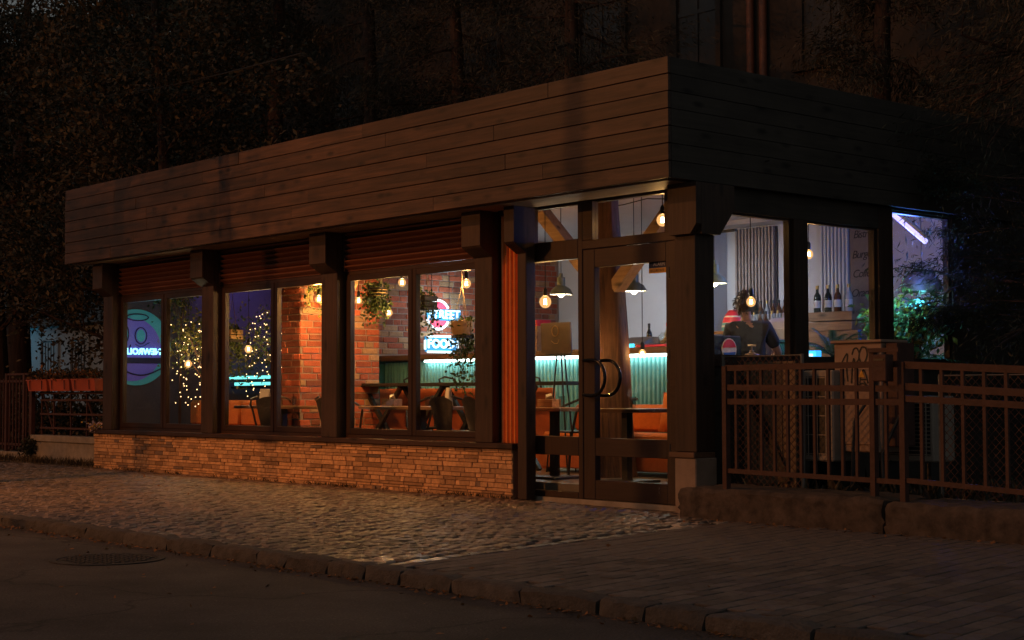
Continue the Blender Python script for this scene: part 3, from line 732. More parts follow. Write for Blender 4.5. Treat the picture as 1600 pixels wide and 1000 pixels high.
# three shop windows, two sashes each, and the rolled shutters above
def sash(x0, x1, z0, z1, y0, y1, t, parent, name='sash'):
    m = MB(); m.cbox(x0, x0+t, y0, y1, z0, z1, 0.004); m.cbox(x1-t, x1, y0, y1, z0, z1, 0.004)
    m.m = 1; m.cbox(x0+t+0.0005, x1-t-0.0005, y0+0.002, y1-0.002, z0, z0+t, 0.004); m.cbox(x0+t+0.0005, x1-t-0.0005, y0+0.002, y1-0.002, z1-t, z1, 0.004)
    s = m.build(name, ['frame_wood', 'frame_wood_h'], parent)
    m = MB(); yc = (y0+y1)/2; m.box(x0+t-0.004, x1-t+0.004, yc-0.003, yc+0.003, z0+t-0.004, z1-t+0.004); m.build('pane', 'pane_glass', parent)
    return s
for bi, (a, b) in enumerate(((-10.405, -8.095), (-7.815, -5.535), (-5.233, -2.935))):
    m = MB(); t = 0.035
    m.box(a, a+t, 0.515, 0.60, 0.5135, 2.285); m.box(b-t, b, 0.515, 0.60, 0.5135, 2.285)
    m.box(a+t, b-t, 0.516, 0.60, 0.5135, 0.5135+t); m.box(a+t, b-t, 0.516, 0.60, 2.285-t, 2.285)
    wn = part('shop_window', m, 'frame_wood')
    mid = (a+b)/2 + 0.03
    sash(a+t+0.002, mid-0.006, 0.55, 2.248, 0.505, 0.565, 0.062, wn)
    sash(mid+0.006, b-t-0.002, 0.55, 2.248, 0.505, 0.565, 0.062, wn)
    m = MB(); m.cbox(mid-0.005, mid+0.005, 0.498, 0.57, 0.552, 2.246, 0.002); m.build('mullion', 'frame_wood', wn)
    m = MB(); m.box(a, b, 0.51, 0.598, 2.29, ZF0-0.007); sh = part('roller_shutter', m, 'shutter_paint')
    k = 0; z = 2.30
    while z < ZF0-0.05:
        m = MB(); hh = 0.058
        prof = [(0.509, z), (0.470, z+0.030), (0.4665, z+0.034), (0.4650, z+0.0385), (0.4665, z+0.043), (0.470, z+0.047), (0.509, z+hh-0.001)]
        m.prism(prof, 'x', a+0.045, b-0.045); m.build('slat', 'shutter_paint', sh, smooth=True); z += hh
    for xa, xb in ((a+0.001, a+0.043), (b-0.043, b-0.001)):
        m = MB(); m.box(xa, xb, 0.470, 0.509, 2.292, ZF0-0.008); m.build('guide_rail', 'frame_wood', sh)
# orange ribbed strip between the posts beside the door
m = MB(); m.box(-2.668, -2.312, 0.53, 0.555, 0.0, ZF0-0.007); m.box(-2.41, -2.402, 0.556, 0.664, 0.0, ZF0-0.007); cl = part('ribbed_strip', m, 'orange_paint')
for k in range(6):
    xc = -2.638 + k*0.0585; m = MB()
    m.prism([(xc-0.020, 0.529), (xc-0.015, 0.503), (xc-0.006, 0.494), (xc+0.006, 0.494), (xc+0.015, 0.503), (xc+0.020, 0.529)], 'z', 0.514, ZF0-0.05); m.build('rib', 'orange_paint', cl, smooth=True)
m = MB(); m.box(-2.60, -2.50, 0.42, 0.49, ZF0-0.055, ZF0-0.006); m.ball((-2.47, 0.44, ZF0-0.03), 0.022); part('ceiling_fitting', m, 'black_metal')

# entrance: side light, door post, transom, door leaf
def member(m, x0, x1, z0, z1, y0=0.56, y1=0.64): m.cbox(x0, x1, y0, y1, z0, z1, 0.004)
m = MB(); member(m, -2.40, -2.32, 0.03, 2.705)
for z0, z1 in ((0.03, 0.085), (0.415, 0.585), (2.20, 2.378)): member(m, -2.319, -1.662, z0, z1)
member(m, -1.66, -1.60, 0.03, 2.705)
sl = part('side_light', m, 'frame_wood')
for z0, z1 in ((0.085, 0.415), (0.585, 2.20), (2.378, 2.70)):
    m = MB(); m.box(-2.32, -1.662, 0.597, 0.603, z0, z1); m.build('pane', 'pane_glass', sl)
m = MB(); member(m, -1.598, -1.47, 2.355, 2.705); member(m, -1.598, -0.285, 2.275, 2.354, 0.555, 0.645); member(m, -0.585, -0.285, 2.356, 2.705); member(m, -0.52, -0.285, 0.03, 2.273, 0.55, 0.64)
tr = part('transom_window', m, 'frame_wood_h')
m = MB(); m.box(-1.47, -0.585, 0.597, 0.603, 2.355, 2.70); m.build('pane', 'pane_glass', tr)
m = MB(); DX0, DX1 = -1.595, -0.525
member(m, DX0, DX0+0.145, 0.035, 2.27, 0.565, 0.635); member(m, DX1-0.05, DX1, 0.035, 2.27, 0.565, 0.635)
m.m = 1
for z0, z1 in ((0.035, 0.205), (0.42, 0.58), (2.105, 2.27)): member(m, DX0+0.1455, DX1-0.0505, z0, z1, 0.567, 0.633)
door = part('door', m, ['frame_wood', 'frame_wood_h'])
for z0, z1 in ((0.205, 0.42), (0.58, 2.105)):
    m = MB(); m.box(DX0+0.14, DX1-0.045, 0.597, 0.603, z0, z1); m.build('pane', 'pane_glass', door)
for yy, sg in ((0.565, -1), (0.635, 1)):
    m = MB(); hx = DX0+0.085; pts = [(hx-0.02, yy, 1.27), (hx-0.02, yy+sg*0.06, 1.27), (hx+0.04, yy+sg*0.06, 1.273)]
    for k in range(0, 13):
        a = math.pi/2 - math.pi*k/12; pts.append((hx+0.09+0.16*math.cos(a), yy+sg*0.06, 1.115+0.158*math.sin(a)))
    pts += [(hx+0.04, yy+sg*0.06, 0.957), (hx-0.02, yy+sg*0.06, 0.96), (hx-0.02, yy, 0.96)]
    m.tube(pts, 0.016, 10); m.build('door_handle', 'handle_metal', door, smooth=True)
for zz in (0.13, 0.165):
    m = MB(); m.lathe((DX1-0.14, 0.565, zz), [(0.006, -0.006), (0.006, 0.006)], 8, True); m.build('screw', 'stainless', door)
for zz in (0.5, 1.3, 2.0):
    m = MB(); m.tube([(DX1+0.002, 0.556, zz-0.05), (DX1+0.002, 0.556, zz+0.05)], 0.010, 8); m.build('hinge', 'black_metal', door)
m = MB(); m.box(-2.30, -0.26, 0.54, 0.66, -0.02, 0.028); part('threshold', m, 'concrete')
# security sticker on the door glass
stk = thing('sticker', 'small navy and yellow security sticker high on the door glass', 'sticker', (-0.70, 0.594, 2.06))
m = MB(); m.box(-0.80, -0.60, 0.5935, 0.5955, 2.055, 2.115); m.build('navy_panel', 'navy', stk)
m = MB(); m.box(-0.80, -0.60, 0.5935, 0.5955, 2.01, 2.054); m.build('yellow_panel', 'yellow', stk)
text_mesh('lettering', 'ALARM', 0.042, 'label_white', stk, (-0.68, 0.5925, 2.085), (1,0,0), (0,0,1), 0.0005)
text_mesh('lettering', 'SECURITATE', 0.03, 'navy', stk, (-0.70, 0.5925, 2.032), (1,0,0), (0,0,1), 0.0005)

# ------------------------------------------------------------------ interior walls of brick
def brick_face(parent, o, u, n, wdt, z0, z1, mats, seed, limit=300, near=None):
    q = random.Random(seed); u = Vector(u); n = Vector(n); o = Vector(o); L = []
    r = 0; z = z0
    while z + 0.04 < z1:
        x = -q.uniform(0.02, 0.24); 
        while x < wdt:
            l = q.choice((0.235, 0.235, 0.115)) + q.uniform(-.01, .01)
            a, b = max(0.0, x), min(wdt, x+l)
            if b-a > 0.03: L.append((a, b, z, min(z+0.066, z1), q.choice(mats), q.uniform(0.003, 0.014)))
            x += l + 0.012
        z += 0.078; r += 1
    def mk(m, a, b, c, d, p):
        j = lambda: q.uniform(-.003, .003)
        P = lambda s, zz, t: tuple(o + u*s + n*t + Vector((0, 0, zz)))
        e = 0.005
        vs = [P(a,c,0),P(b,c,0),P(b,d,0),P(a,d,0),P(a+e+abs(j()),c+e+j(),p),P(b-e,c+e+j(),p+j()/2),P(b-e-abs(j()),d-e+j(),p),P(a+e,d-e+j(),p+j()/2)]
        m.add(vs, [(0,1,5,4),(1,2,6,5),(2,3,7,6),(3,0,4,7),(4,5,6,7)])
    if near: L.sort(key=near)
    for (a, b, c, d, mt, p) in L[:limit]:
        m = MB(); mk(m, a, b, c, d, p); m.build('brick', mt, parent)
    if L[limit:]:
        m = MB(); names = sorted(set(mats))
        for (a, b, c, d, mt, p) in L[limit:]: m.m = names.index(mt); mk(m, a, b, c, d, p)
        stuff(m.build('bricks', names, parent))
RED = ('brick_red', 'brick_red', 'brick_red', 'brick_brown', 'brick_tan')
m = MB(); m.box(-7.40, -7.0, 1.10, 2.25, 0.151, 3.158); pier = part('brick_pier', m, 'mortar')
brick_face(pier, (-7.0, 1.10, 0), (0,1,0), (1,0,0), 1.15, 0.45, 3.1, RED, 1, 190)
brick_face(pier, (-7.40, 1.10, 0), (1,0,0), (0,-1,0), 0.40, 0.45, 3.1, ('brick_red', 'brick_brown', 'brick_brown'), 2, 110)
m = MB(); m.box(-8.15, -8.0, 2.252, 6.19, 0.151, 3.158); sw = part('brick_wall', m, 'mortar')
brick_face(sw, (-8.0, 2.252, 0), (0,1,0), (1,0,0), 3.9, 1.5, 3.1, RED + ('brick_brown', 'brick_tan'), 3, 300, near=lambda b: abs(b[0]-1.3))
m = MB(); m.box(-8.0, -7.97, 2.26, 6.15, 0.152, 1.42); m.build('wainscot_panel', 'deep_teal', sw)
m = MB()
for k in range(6): m.cbox(-7.97, -7.955, 2.32+k*0.62, 2.86+k*0.62, 0.75, 1.36, 0.006)
m.build('wainscot_moulding', 'deep_teal', sw)
# ceiling timbers and the trunk that carries the roof
bm_ = bpy.data.objects.new('roof_timbers', None); col.objects.link(bm_); bm_.parent = cafe
TX, TY = -2.50, 1.80
for (p, q, w_, h_) in (((-10.8, TY, 3.06), (-0.15, TY, 3.06), 0.16, 0.18), ((TX-0.10, TY-0.01, 2.02), (TX-1.10, TY-0.01, 2.97), 0.12, 0.14), ((TX+0.10, TY-0.01, 2.02), (TX+1.10, TY-0.01, 2.97), 0.12, 0.14),
                       ((-6.95, 1.55, 1.95), (-6.0, 1.55, 2.97), 0.12, 0.14), ((-10.8, 4.1, 3.07), (-8.2, 4.1, 3.07), 0.14, 0.16)):
    m = MB(); m.bar(p, q, w_, h_, (0,0,1) if abs(p[2]-q[2]) < .1 else (0,1,0)); m.build('beam', 'beam_wood', bm_)
trk = thing('tree_trunk', 'thick barkless tree trunk standing inside behind the glass door', 'tree trunk', (TX, TY, 0.15))
m = MB(); prof = []; n = 20; rows = 26
vs = []; fs = []
for i in range(rows+1):
    t = i/rows; z = 0.15 + t*2.9; r = 0.20 - 0.045*t + 0.05*math.exp(-t*7)
    cx = TX - 0.06*t + 0.03*math.sin(t*5); cy = TY
    for k in range(n):
        a = 2*math.pi*k/n; rr = r*(1 + 0.09*math.sin(a*3+t*2) + 0.05*math.sin(a*7+1.3+t*4) + 0.03*math.sin(a*11-t*7))
        vs.append((cx+rr*math.cos(a), cy+rr*math.sin(a), z))
for i in range(rows):
    for k in range(n): fs.append((i*n+k, i*n+(k+1) % n, (i+1)*n+(k+1) % n, (i+1)*n+k))
m.add(vs, fs); m.build('stem', 'bark', trk, smooth=True)
# slatted panels on the back wall of the bar
for (x0, x1, z0, z1, ns, light_, ) in ((-4.60, -3.95, 1.5, 3.07, 12, False), (-3.25, -2.815, 1.5, 3.13, 8, True)):
    m = MB(); m.box(x0, x1, 6.17, 6.197, z0, z1); pn = part('slat_panel', m, 'slat_dark')
    pt = (x1-x0)/ns
    for k in range(ns):
        m = MB(); m.box(x0+pt*k+0.002, x0+pt*k+pt*0.58, 6.13, 6.169, z0, z1); m.build('slat', 'white_wall' if light_ else 'slat_tan', pn)
m = MB(); m.box(-4.95, -4.80, 5.9, 6.197, 0.16, 3.1); part('wall_pier', m, 'white_wall')
m = MB(); m.box(-6.0, -0.11, 5.85, 6.197, 3.095, 3.157); part('bulkhead', m, 'ceiling_paint')

# ------------------------------------------------------------------ bar
bar = thing('bar_counter', 'long bar counter with ribbed teal front and glowing light strip', 'bar counter', (-5.3, 3.3, 0.15))
m = MB(); m.box(-7.94, -2.80, 3.06, 3.60, 0.151, 1.385); m.build('carcass', 'deep_teal', bar)
m = MB(); ribs = 80; pr_ = []
for k in range(ribs):
    xx = -7.94 + 5.14*k/ribs; q_ = 5.14/ribs
    pr_ += [(xx, 3.052), (xx+q_*.30, 3.052), (xx+q_*.42, 3.018), (xx+q_*.88, 3.018)]
vs = [(a, b, 0.16) for a, b in pr_] + [(a, b, 1.38) for a, b in pr_]; N_ = len(pr_)
m.add(vs, [(i, i+1, N_+i+1, N_+i) for i in range(N_-1)]); m.build('ribbed_front', 'teal_paint', bar, fix=False)
m = MB(); m.cbox(-7.95, -2.74, 2.90, 3.64, 1.40, 1.47, 0.006); m.build('counter_top', 'walnut', bar)
m = MB(); m.box(-7.0, -2.78, 2.955, 3.005, 1.372, 1.398); m.build('light_strip', 'led_white', bar)
# back counter, shelf steps and bottles
bc = thing('back_counter', 'steel back counter along the white wall behind the bar', 'counter', (-3.0, 5.2, 0.15))
m = MB(); m.box(-7.4, -1.2, 5.55, 6.12, 0.151, 1.20); m.build('cabinet', 'dark_wall', bc)
m = MB(); m.cbox(-7.42, -1.18, 5.50, 6.125, 1.20, 1.24, 0.005); m.build('worktop', 'stainless', bc)
rk = thing('bottle_shelf', 'stepped shelf of bottles below the dark slatted panel', 'shelf', (-4.4, 5.9, 1.24))
for k in range(3):
    m = MB(); m.box(-4.50, -3.66, 5.70+k*0.13, 5.825+k*0.13, 1.241, 1.55+k*0.14); m.build('step', 'walnut', rk)
crates = []
for lab, (x0, x1, y0, y1, z0, z1) in (('pale wooden crate on the back counter carrying the champagne bottles', (-3.18, -2.48, 5.72, 6.10, 1.705, 1.93)), ('wider lower wooden crate beneath the champagne crate', (-3.34, -2.36, 5.68, 6.11, 1.241, 1.70))):
    c = thing('wooden_crate', lab, 'crate', ((x0+x1)/2, (y0+y1)/2, z0))
    for k in range(2):
        h = (z1-z0-0.012)/2; m = MB(); m.cbox(x0, x1, y0, y1, z0+k*(h+0.012), z0+k*(h+0.012)+h, 0.004); m.build('plank', 'oak', c)
def bottle(name, label, cat, loc, h, r, mat, cap, lab=True, group=None):
    b = thing(name, label, cat, loc, group)
    m = MB(); m.lathe(loc, [(0.001,0),(r*0.92,0),(r,0.01),(r,h*0.55),(r*0.85,h*0.64),(r*0.42,h*0.74),(r*0.36,h*0.93),(r*0.42,h*0.94)], 12); m.build('body', mat, b, smooth=True)
    m = MB(); m.lathe(loc, [(r*0.44,h*0.86),(r*0.46,h*0.99),(0.001,h)], 10); m.build('cap', cap, b, smooth=True)
    if lab:
        m = MB(); m.lathe(loc, [(r*1.02,h*0.18),(r*1.02,h*0.44)], 12); m.build('label_band', 'label_white', b, smooth=True)
    return b
champ = None
for k, (x, mat, txt) in enumerate(((-3.10, 'bottle_dark', 'dark champagne bottle, first from the left on the pale crate'), (-2.94, 'bottle_dark', 'dark champagne bottle, second from the left on the pale crate'), (-2.80, 'bottle_amber', 'brown champagne bottle, third from the left on the pale crate'), (-2.64, 'bottle_clear', 'pale bottle with gold foil, right end of the pale crate'))):
    bottle('champagne_bottle', txt, 'bottle', (x, 5.88, 1.931), 0.33, 0.044, mat, 'foil_gold', True, 'champagne bottles on the wooden crate')
protos = {}
for k in range(3):
    for i in range(9):
        mt = rnd.choice(('bottle_dark', 'bottle_amber', 'bottle_clear', 'bottle_amber')); loc = (-4.44+i*0.09+rnd.uniform(-.01,.01), 5.76+k*0.13, 1.551+k*0.14); lb_ = f"{dict(bottle_dark='dark', bottle_amber='amber', bottle_clear='clear')[mt]} liquor bottle, {('first','second','third','fourth','fifth','sixth','seventh','eighth','ninth')[i]} from left in the {('front','middle','back')[k]} row of the stepped shelf"
        if mt not in protos: protos[mt] = bottle('liquor_bottle', lb_, 'bottle', loc, 0.30, 0.036, mt, rnd.choice(('foil_gold', 'black_metal')), True, 'liquor bottles on the stepped shelf')
        else: copy_tree(protos[mt], loc=loc, label=lb_)
# things standing on the bar
m = MB()
reg = thing('cash_register', 'grey scale with a glowing cyan display on the bar', 'cash register', (-3.55, 3.3, 1.471))
m.cbox(-3.72, -3.34, 3.14, 3.46, 1.472, 1.53, 0.01); m.prism([(3.16,1.53),(3.44,1.53),(3.40,1.60),(3.30,1.60)], 'x', -3.70, -3.36); m.build('body', 'stainless', reg)
m = MB(); m.box(-3.66, -3.48, 3.134, 3.139, 1.482, 1.522); m.build('display', 'display_cyan', reg)
mon = thing('small_monitor', 'small screen glowing blue beside the grey scale on the bar', 'screen', (-3.86, 3.2, 1.471))
m = MB(); m.cbox(-3.94, -3.80, 3.16, 3.20, 1.50, 1.60, 0.004); m.box(-3.89, -3.85, 3.15, 3.22, 1.4715, 1.50); m.build('case', 'black_metal', mon)
m = MB(); m.box(-3.93, -3.81, 3.154, 3.159, 1.51, 1.59); m.build('panel', 'display_cyan', mon)
jar = thing('glass_jar', 'round glass jar of pastries at the right end of the bar', 'jar', (-3.08, 3.25, 1.471))
m = MB(); m.lathe((-3.08,3.25,1.472), [(0.001,0),(0.08,0),(0.10,0.03),(0.10,0.13),(0.07,0.16),(0.072,0.165)], 16); m.build('body', 'jar_glass', jar, smooth=True)
m = MB()
for k in range(9): m.ball((-3.08+rnd.uniform(-.05,.05), 3.25+rnd.uniform(-.05,.05), 1.50+rnd.uniform(0,.08)), (0.03,0.025,0.02), 8, 5)
stuff(m.build('pastries', 'pot_tan', jar, smooth=True))
tray = thing('tray', 'shallow red tray under the jar on the bar', 'tray', (-3.1, 3.05, 1.471))
m = MB(); m.cbox(-3.30, -2.86, 2.98, 3.12, 1.472, 1.50, 0.006); tray2 = m.build('base', 'red_print', tray)
bw = thing('bread_box', 'pale wooden box on the bar to the right of the notice', 'box', (-5.35, 3.3, 1.471))
m = MB(); m.cbox(-5.55, -5.10, 3.15, 3.45, 1.472, 1.70, 0.005); m.build('body', 'oak', bw)
tins = thing('snack_carton', 'red printed carton stacked on the pale wooden box', 'carton', (-5.28, 3.25, 1.702))
for k in range(2):
    m = MB(); m.cbox(-5.42, -5.12, 3.18, 3.40, 1.702+k*0.075, 1.774+k*0.075, 0.004); m.build('carton', 'red_print' if k else 'cardboard', tins)
for i, mt in enumerate(('bottle_clear', 'bottle_dark', 'bottle_amber', 'bottle_clear', 'bottle_dark')):
    bottle('syrup_bottle', ('clear syrup bottle next to the jar on the bar', 'dark syrup bottle behind the jar on the bar', 'amber syrup bottle right of the jar on the bar', 'clear tall bottle at the very end of the bar', 'dark bottle behind the grey scale on the bar')[i], 'bottle', ((-3.32, -3.22, -2.98, -2.88, -3.6)[i], 3.5, 1.471), 0.29, 0.035, mt, 'red_print' if i != 4 else 'black_metal', True, 'syrup bottles on the bar')
# tilted notice on an easel
ez = thing('notice_easel', 'black easel holding a dark brown wooden notice behind the side light', 'easel', (-3.42, 1.95, 0.15))
for dx, dy in ((-0.16, -0.05), (0.16, -0.05), (0.0, 0.22)):
    m = MB(); m.tube([(-3.42+dx, 1.97+dy, 0.155), (-3.42+dx*0.12, 1.97+dy*0.2, 1.52)], 0.009, 6); m.build('leg', 'black_metal', ez)
m = MB(); m.bar((-3.60,1.945,1.385), (-3.24,1.945,1.385), 0.03, 0.02); m.build('ledge', 'black_metal', ez)
m = MB(); m.add([(-3.70,1.95,1.72),(-3.24,1.95,1.72),(-3.205,1.93,1.40),(-3.665,1.93,1.40),(-3.70,1.965,1.72),(-3.24,1.965,1.72),(-3.205,1.945,1.40),(-3.665,1.945,1.40)], [(0,1,2,3),(7,6,5,4),(0,4,5,1),(1,5,6,2),(2,6,7,3),(3,7,4,0)])
nb = m.build('notice', 'poster_brown', ez)
m = MB(); m.tube([(-3.46+0.05*math.cos(a*math.pi/8), 1.938, 1.63+0.055*math.sin(a*math.pi/8)) for a in range(17)], 0.005, 5); m.tube([(-3.52,1.938,1.53),(-3.47,1.936,1.50),(-3.42,1.936,1.50),(-3.40,1.938,1.54)], 0.004, 5); m.build('emblem', 'pot_tan', nb)
# handwritten menu board on the back wall
mbd = thing('menu_board', 'tall grey menu board with black handwriting on the back wall', 'menu board', (-2.72, 6.15, 2.5))
m = MB(); m.cbox(-2.81, -2.36, 6.14, 6.168, 1.90, 3.09, 0.003); m.build('board', 'menu_board', mbd)
for t_, z_ in (('Bistro', 2.86), ('Burger', 2.62), ('Coffee', 2.39), ('Orange', 2.16)):
    text_mesh('lettering', t_, 0.135, 'ink', mbd, (-2.62, 6.137, z_), (1,0,0.02), (0,0,1), 0.001, shear=0.25, space=0.85)

# ------------------------------------------------------------------ high table, sofas, tables, chairs
ht = thing('high_table', 'long black high table on crossed steel legs before the orange panel', 'table', (-5.3, 2.15, 0.15))
m = MB(); m.cbox(-7.2, -3.35, 1.98, 2.36, 1.065, 1.105, 0.004); m.build('top', 'black_metal', ht)
for x0, x1 in ((-7.1, -6.3), (-6.3, -5.5), (-5.5, -4.7), (-4.7, -3.9)):
    for (a, b) in (((x0, 0.16), (x1, 1.06)), ((x0, 1.06), (x1, 0.16))):
        m = MB(); yy = 2.06 if a[1] < 0.5 else 2.11
        m.bar((a[0], yy, a[1]), (b[0], yy, b[1]), 0.045, 0.05, (0,1,0)); m.build('cross_leg', 'black_metal', ht)
pn = thing('low_partition', 'low terracotta partition behind the crossed steel legs', 'partition', (-5.6, 2.5, 0.15))
m = MB(); m.cbox(-7.3, -4.1, 2.48, 2.53, 0.152, 1.04, 0.004); m.build('panel', 'terracotta', pn)
def sofa(label, x0, x1, y0, y1, zs, zb, back='y1', group=None):
    s = thing('sofa', label, 'sofa', ((x0+x1)/2, (y0+y1)/2, 0.15), group)
    m = MB(); m.cbox(x0, x1, y0, y1, 0.20, zs-0.12, 0.01); m.build('base', 'terracotta', s)
    n = max(1, round((x1-x0)/0.7)); wd = (x1-x0)/n
    for k in range(n):
        m = MB(); m.cbox(x0+k*wd+0.004, x0+k*wd+wd-0.004, y0, y1-0.14, zs-0.118, zs, 0.03); m.build('seat_cushion', 'orange_fabric', s, smooth=True)
    for k in range(n):
        m = MB(); m.cbox(x0+k*wd+0.004, x0+k*wd+wd-0.004, y1-0.16, y1, zs+0.002, zb, 0.035); m.build('back_cushion', 'orange_fabric', s, smooth=True)
    for xx in (x0+0.06, x1-0.06):
        for yy in (y0+0.06, y1-0.06):
            m = MB(); m.box(xx-.02, xx+.02, yy-.02, yy+.02, 0.151, 0.20); m.build('leg', 'black_metal', s)
    return s
sofa('long orange sofa behind the table seen through the glass door', -3.75, -1.1, 2.0, 2.62, 0.575, 0.86)
sofa('orange corner sofa low behind the leftmost shop window', -10.3, -8.35, 1.05, 1.65, 0.56, 0.90)
sofa('orange sofa back between the two left shop windows, beside the brick pier', -8.3, -7.45, 1.5, 2.1, 0.56, 0.85)
def cushion(label, c, s, rz, tilt):
    o = thing('cushion', label, 'cushion', c); V_ = []; F_l = []; n = 8
    for sgn in (1, -1):
        for i in range(n+1):
            for j in range(n+1):
                u, v = i/n*2-1, j/n*2-1; b = (1-u**4)*(1-v**4); pin = 1-0.08*(1-abs(u))*0 - 0.06*(b)
                V_.append(Vector((u*s/2*(1-0.07*(1-v*v)), sgn*0.075*b**0.5, v*s/2*(1-0.07*(1-u*u)))))
    for sgn in (0, 1):
        for i in range(n):
            for j in range(n):
                a = sgn*(n+1)**2 + i*(n+1)+j; F_l.append((a, a+1, a+n+2, a+n+1) if sgn else (a, a+n+1, a+n+2, a+1))
    R3 = Matrix.Rotation(rz, 3, 'Z') @ Matrix.Rotation(tilt, 3, 'X')
    m = MB(); m.add([R3 @ v + Vector(c) for v in V_], F_l); m.build('cover', 'orange_fabric', o, smooth=True)
cushion('square orange cushion propped on the long sofa behind the door', (-2.12, 2.36, 0.785), 0.42, 0.1, -0.25)
cushion('orange cushion lying tilted at the right end of the long sofa', (-1.62, 2.42, 0.76), 0.38, 0.3, -0.35)
def table(label, x0, x1, y0, y1, zt, top='oak'):
    t = thing('table', label, 'table', ((x0+x1)/2, (y0+y1)/2, 0.15))
    m = MB(); m.cbox(x0, x1, y0, y1, zt-0.035, zt, 0.004); m.build('top', top, t)
    xc, yc = (x0+x1)/2, (y0+y1)/2
    m = MB(); m.box(xc-0.035, xc+0.035, yc-0.035, yc+0.035, 0.175, zt-0.036); m.build('column', 'black_metal', t)
    m = MB(); m.cbox(xc-0.22, xc+0.22, yc-0.22, yc+0.22, 0.151, 0.174, 0.004); m.build('foot', 'black_metal', t)
    return t
table('pale oak table behind the side light with a tissue box on it', -3.02, -2.32, 0.95, 1.45, 0.84)
table('brown table just behind the glass of the entrance door', -2.08, -1.28, 0.95, 1.45, 0.835, 'walnut')
table('wooden table with a tissue box behind the shop window nearest the door', -5.75, -4.15, 1.05, 1.60, 0.84)
table('wooden table behind the middle shop window beside the brick pier', -8.0, -6.2, 0.80, 1.06, 0.84)
def tissue(label, c):
    t = thing('tissue_box', label, 'tissue box', c)
    m = MB(); m.cbox(c[0]-.11, c[0]+.11, c[1]-.06, c[1]+.06, c[2], c[2]+.08, .004); m.build('box', 'oak', t)
    m = MB(); m.add([(c[0]-.05,c[1],c[2]+.08),(c[0]+.05,c[1]+.01,c[2]+.08),(c[0]+.065,c[1]-.02,c[2]+.12),(c[0]+.01,c[1]+.02,c[2]+.14),(c[0]-.06,c[1]+.01,c[2]+.125),(c[0],c[1]-.03,c[2]+.1)], [(0,1,2),(0,2,3),(0,3,4),(0,4,5),(0,5,1),(5,2,1),(5,3,2),(4,3,5)]); m.build('tissue', 'paper', t)
tissue('wooden tissue box on the table behind the window nearest the door', (-5.32, 1.2, 0.841))
tissue('wooden tissue box on the pale table behind the side light', (-2.75, 1.2, 0.841))
def chair(label, mat, loc, rz, group):
    c = thing('metal_chair', label, 'chair', (0,0,0), group)
    m = MB(); m.cbox(-.19,.19,-.19,.19,.43,.45,.006); m.build('seat', mat, c)
    for sx in (-1, 1):
        for sy in (-1, 1):
            m = MB(); m.tube([(sx*.165, sy*.165, .43), (sx*.215, sy*.225, 0.001)], [.018,.012], 7); m.build('leg', mat, c, smooth=True)
    V_ = []; n = 9
    for j in range(4):
        for i in range(n):
            a = -0.75+1.5*i/(n-1); wv = (0.10, 0.125, 0.15, 0.155)[j]
            V_.append((math.sin(a)*wv/0.68, -0.17-0.06*math.cos(a)+0.06-0.02*j, (0.45, 0.56, 0.70, 0.80 - 0.05*(a/0.75)**2)[j]))
    F2 = [(j*n+i, j*n+i+1, (j+1)*n+i+1, (j+1)*n+i) for j in range(3) for i in range(n-1)]
    k = len(V_); V_ += [(v[0], v[1]+.008, v[2]) for v in V_]; F2 += [tuple(k+q for q in f[::-1]) for f in F2]
    m = MB(); m.add(V_, F2); m.build('backrest', mat, c, smooth=True)
    for sx in (-1, 1):
        m = MB(); m.tube([(sx*.13,-.18,.80),(sx*.22,-.12,.77),(sx*.25,.05,.70),(sx*.24,.14,.66),(sx*.19,.17,.44)], .013, 7); m.build('armrest', mat, c, smooth=True)
    c.location = loc; c.rotation_euler = (0, 0, rz); return c
G = 'metal chairs at the window tables'
ch = chair('grey metal chair with its back to the window nearest the door', 'steel_chair', (-3.92, 0.95, 0.15), 0.15, G)
copy_tree(ch, label='grey metal chair behind the lower right pane of the window nearest the door', loc=(-3.45, 1.0, 0.15), rz=-0.2)
copy_tree(ch, label='grey metal chair behind the left pane of the middle shop window', loc=(-7.15, 0.78+.42, 0.15), rz=2.7) if False else copy_tree(ch, label='grey metal chair behind the left pane of the middle shop window', loc=(-7.35, 0.92, 0.15), rz=0.9)
copy_tree(ch, label='grey metal chair behind the right pane of the middle shop window', loc=(-6.05, 0.98, 0.15), rz=0.4)
dc = chair('black metal chair at the far side of the table with the tissue box', 'dark_chair', (-5.5, 1.86, 0.15), math.pi, G)
copy_tree(dc, label='black metal chair pulled up to the pale table behind the side light', loc=(-2.9, 1.75, 0.15), rz=math.pi*0.9)
def stool(label, loc):
    s = thing('bar_stool', label, 'bar stool', loc, 'stools along the teal bar')
    m = MB(); m.lathe((loc[0],loc[1],loc[2]+.75), [(.001,0),(.16,0),(.17,.015),(.16,.03),(.001,.035)], 16); m.build('seat', 'walnut', s, smooth=True)
    for k in range(4):
        a = math.pi/4+k*math.pi/2; m = MB(); m.tube([(loc[0]+.1*math.cos(a),loc[1]+.1*math.sin(a),loc[2]+.75),(loc[0]+.2*math.cos(a),loc[1]+.2*math.sin(a),loc[2])], .011, 6); m.build('leg', 'black_metal', s)
    m = MB(); m.tube([(loc[0]+.17*math.cos(a*math.pi/8),loc[1]+.17*math.sin(a*math.pi/8),loc[2]+.25) for a in range(17)], .008, 5); m.build('foot_ring', 'black_metal', s)
    m = MB(); m.tube([(loc[0]-.15,loc[1]-.1,loc[2]+.78),(loc[0]-.15,loc[1]-.16,loc[2]+1.0),(loc[0],loc[1]-.19,loc[2]+1.03),(loc[0]+.15,loc[1]-.16,loc[2]+1.0),(loc[0]+.15,loc[1]-.1,loc[2]+.78)], .012, 6); m.build('back_rail', 'black_metal', s, smooth=True)
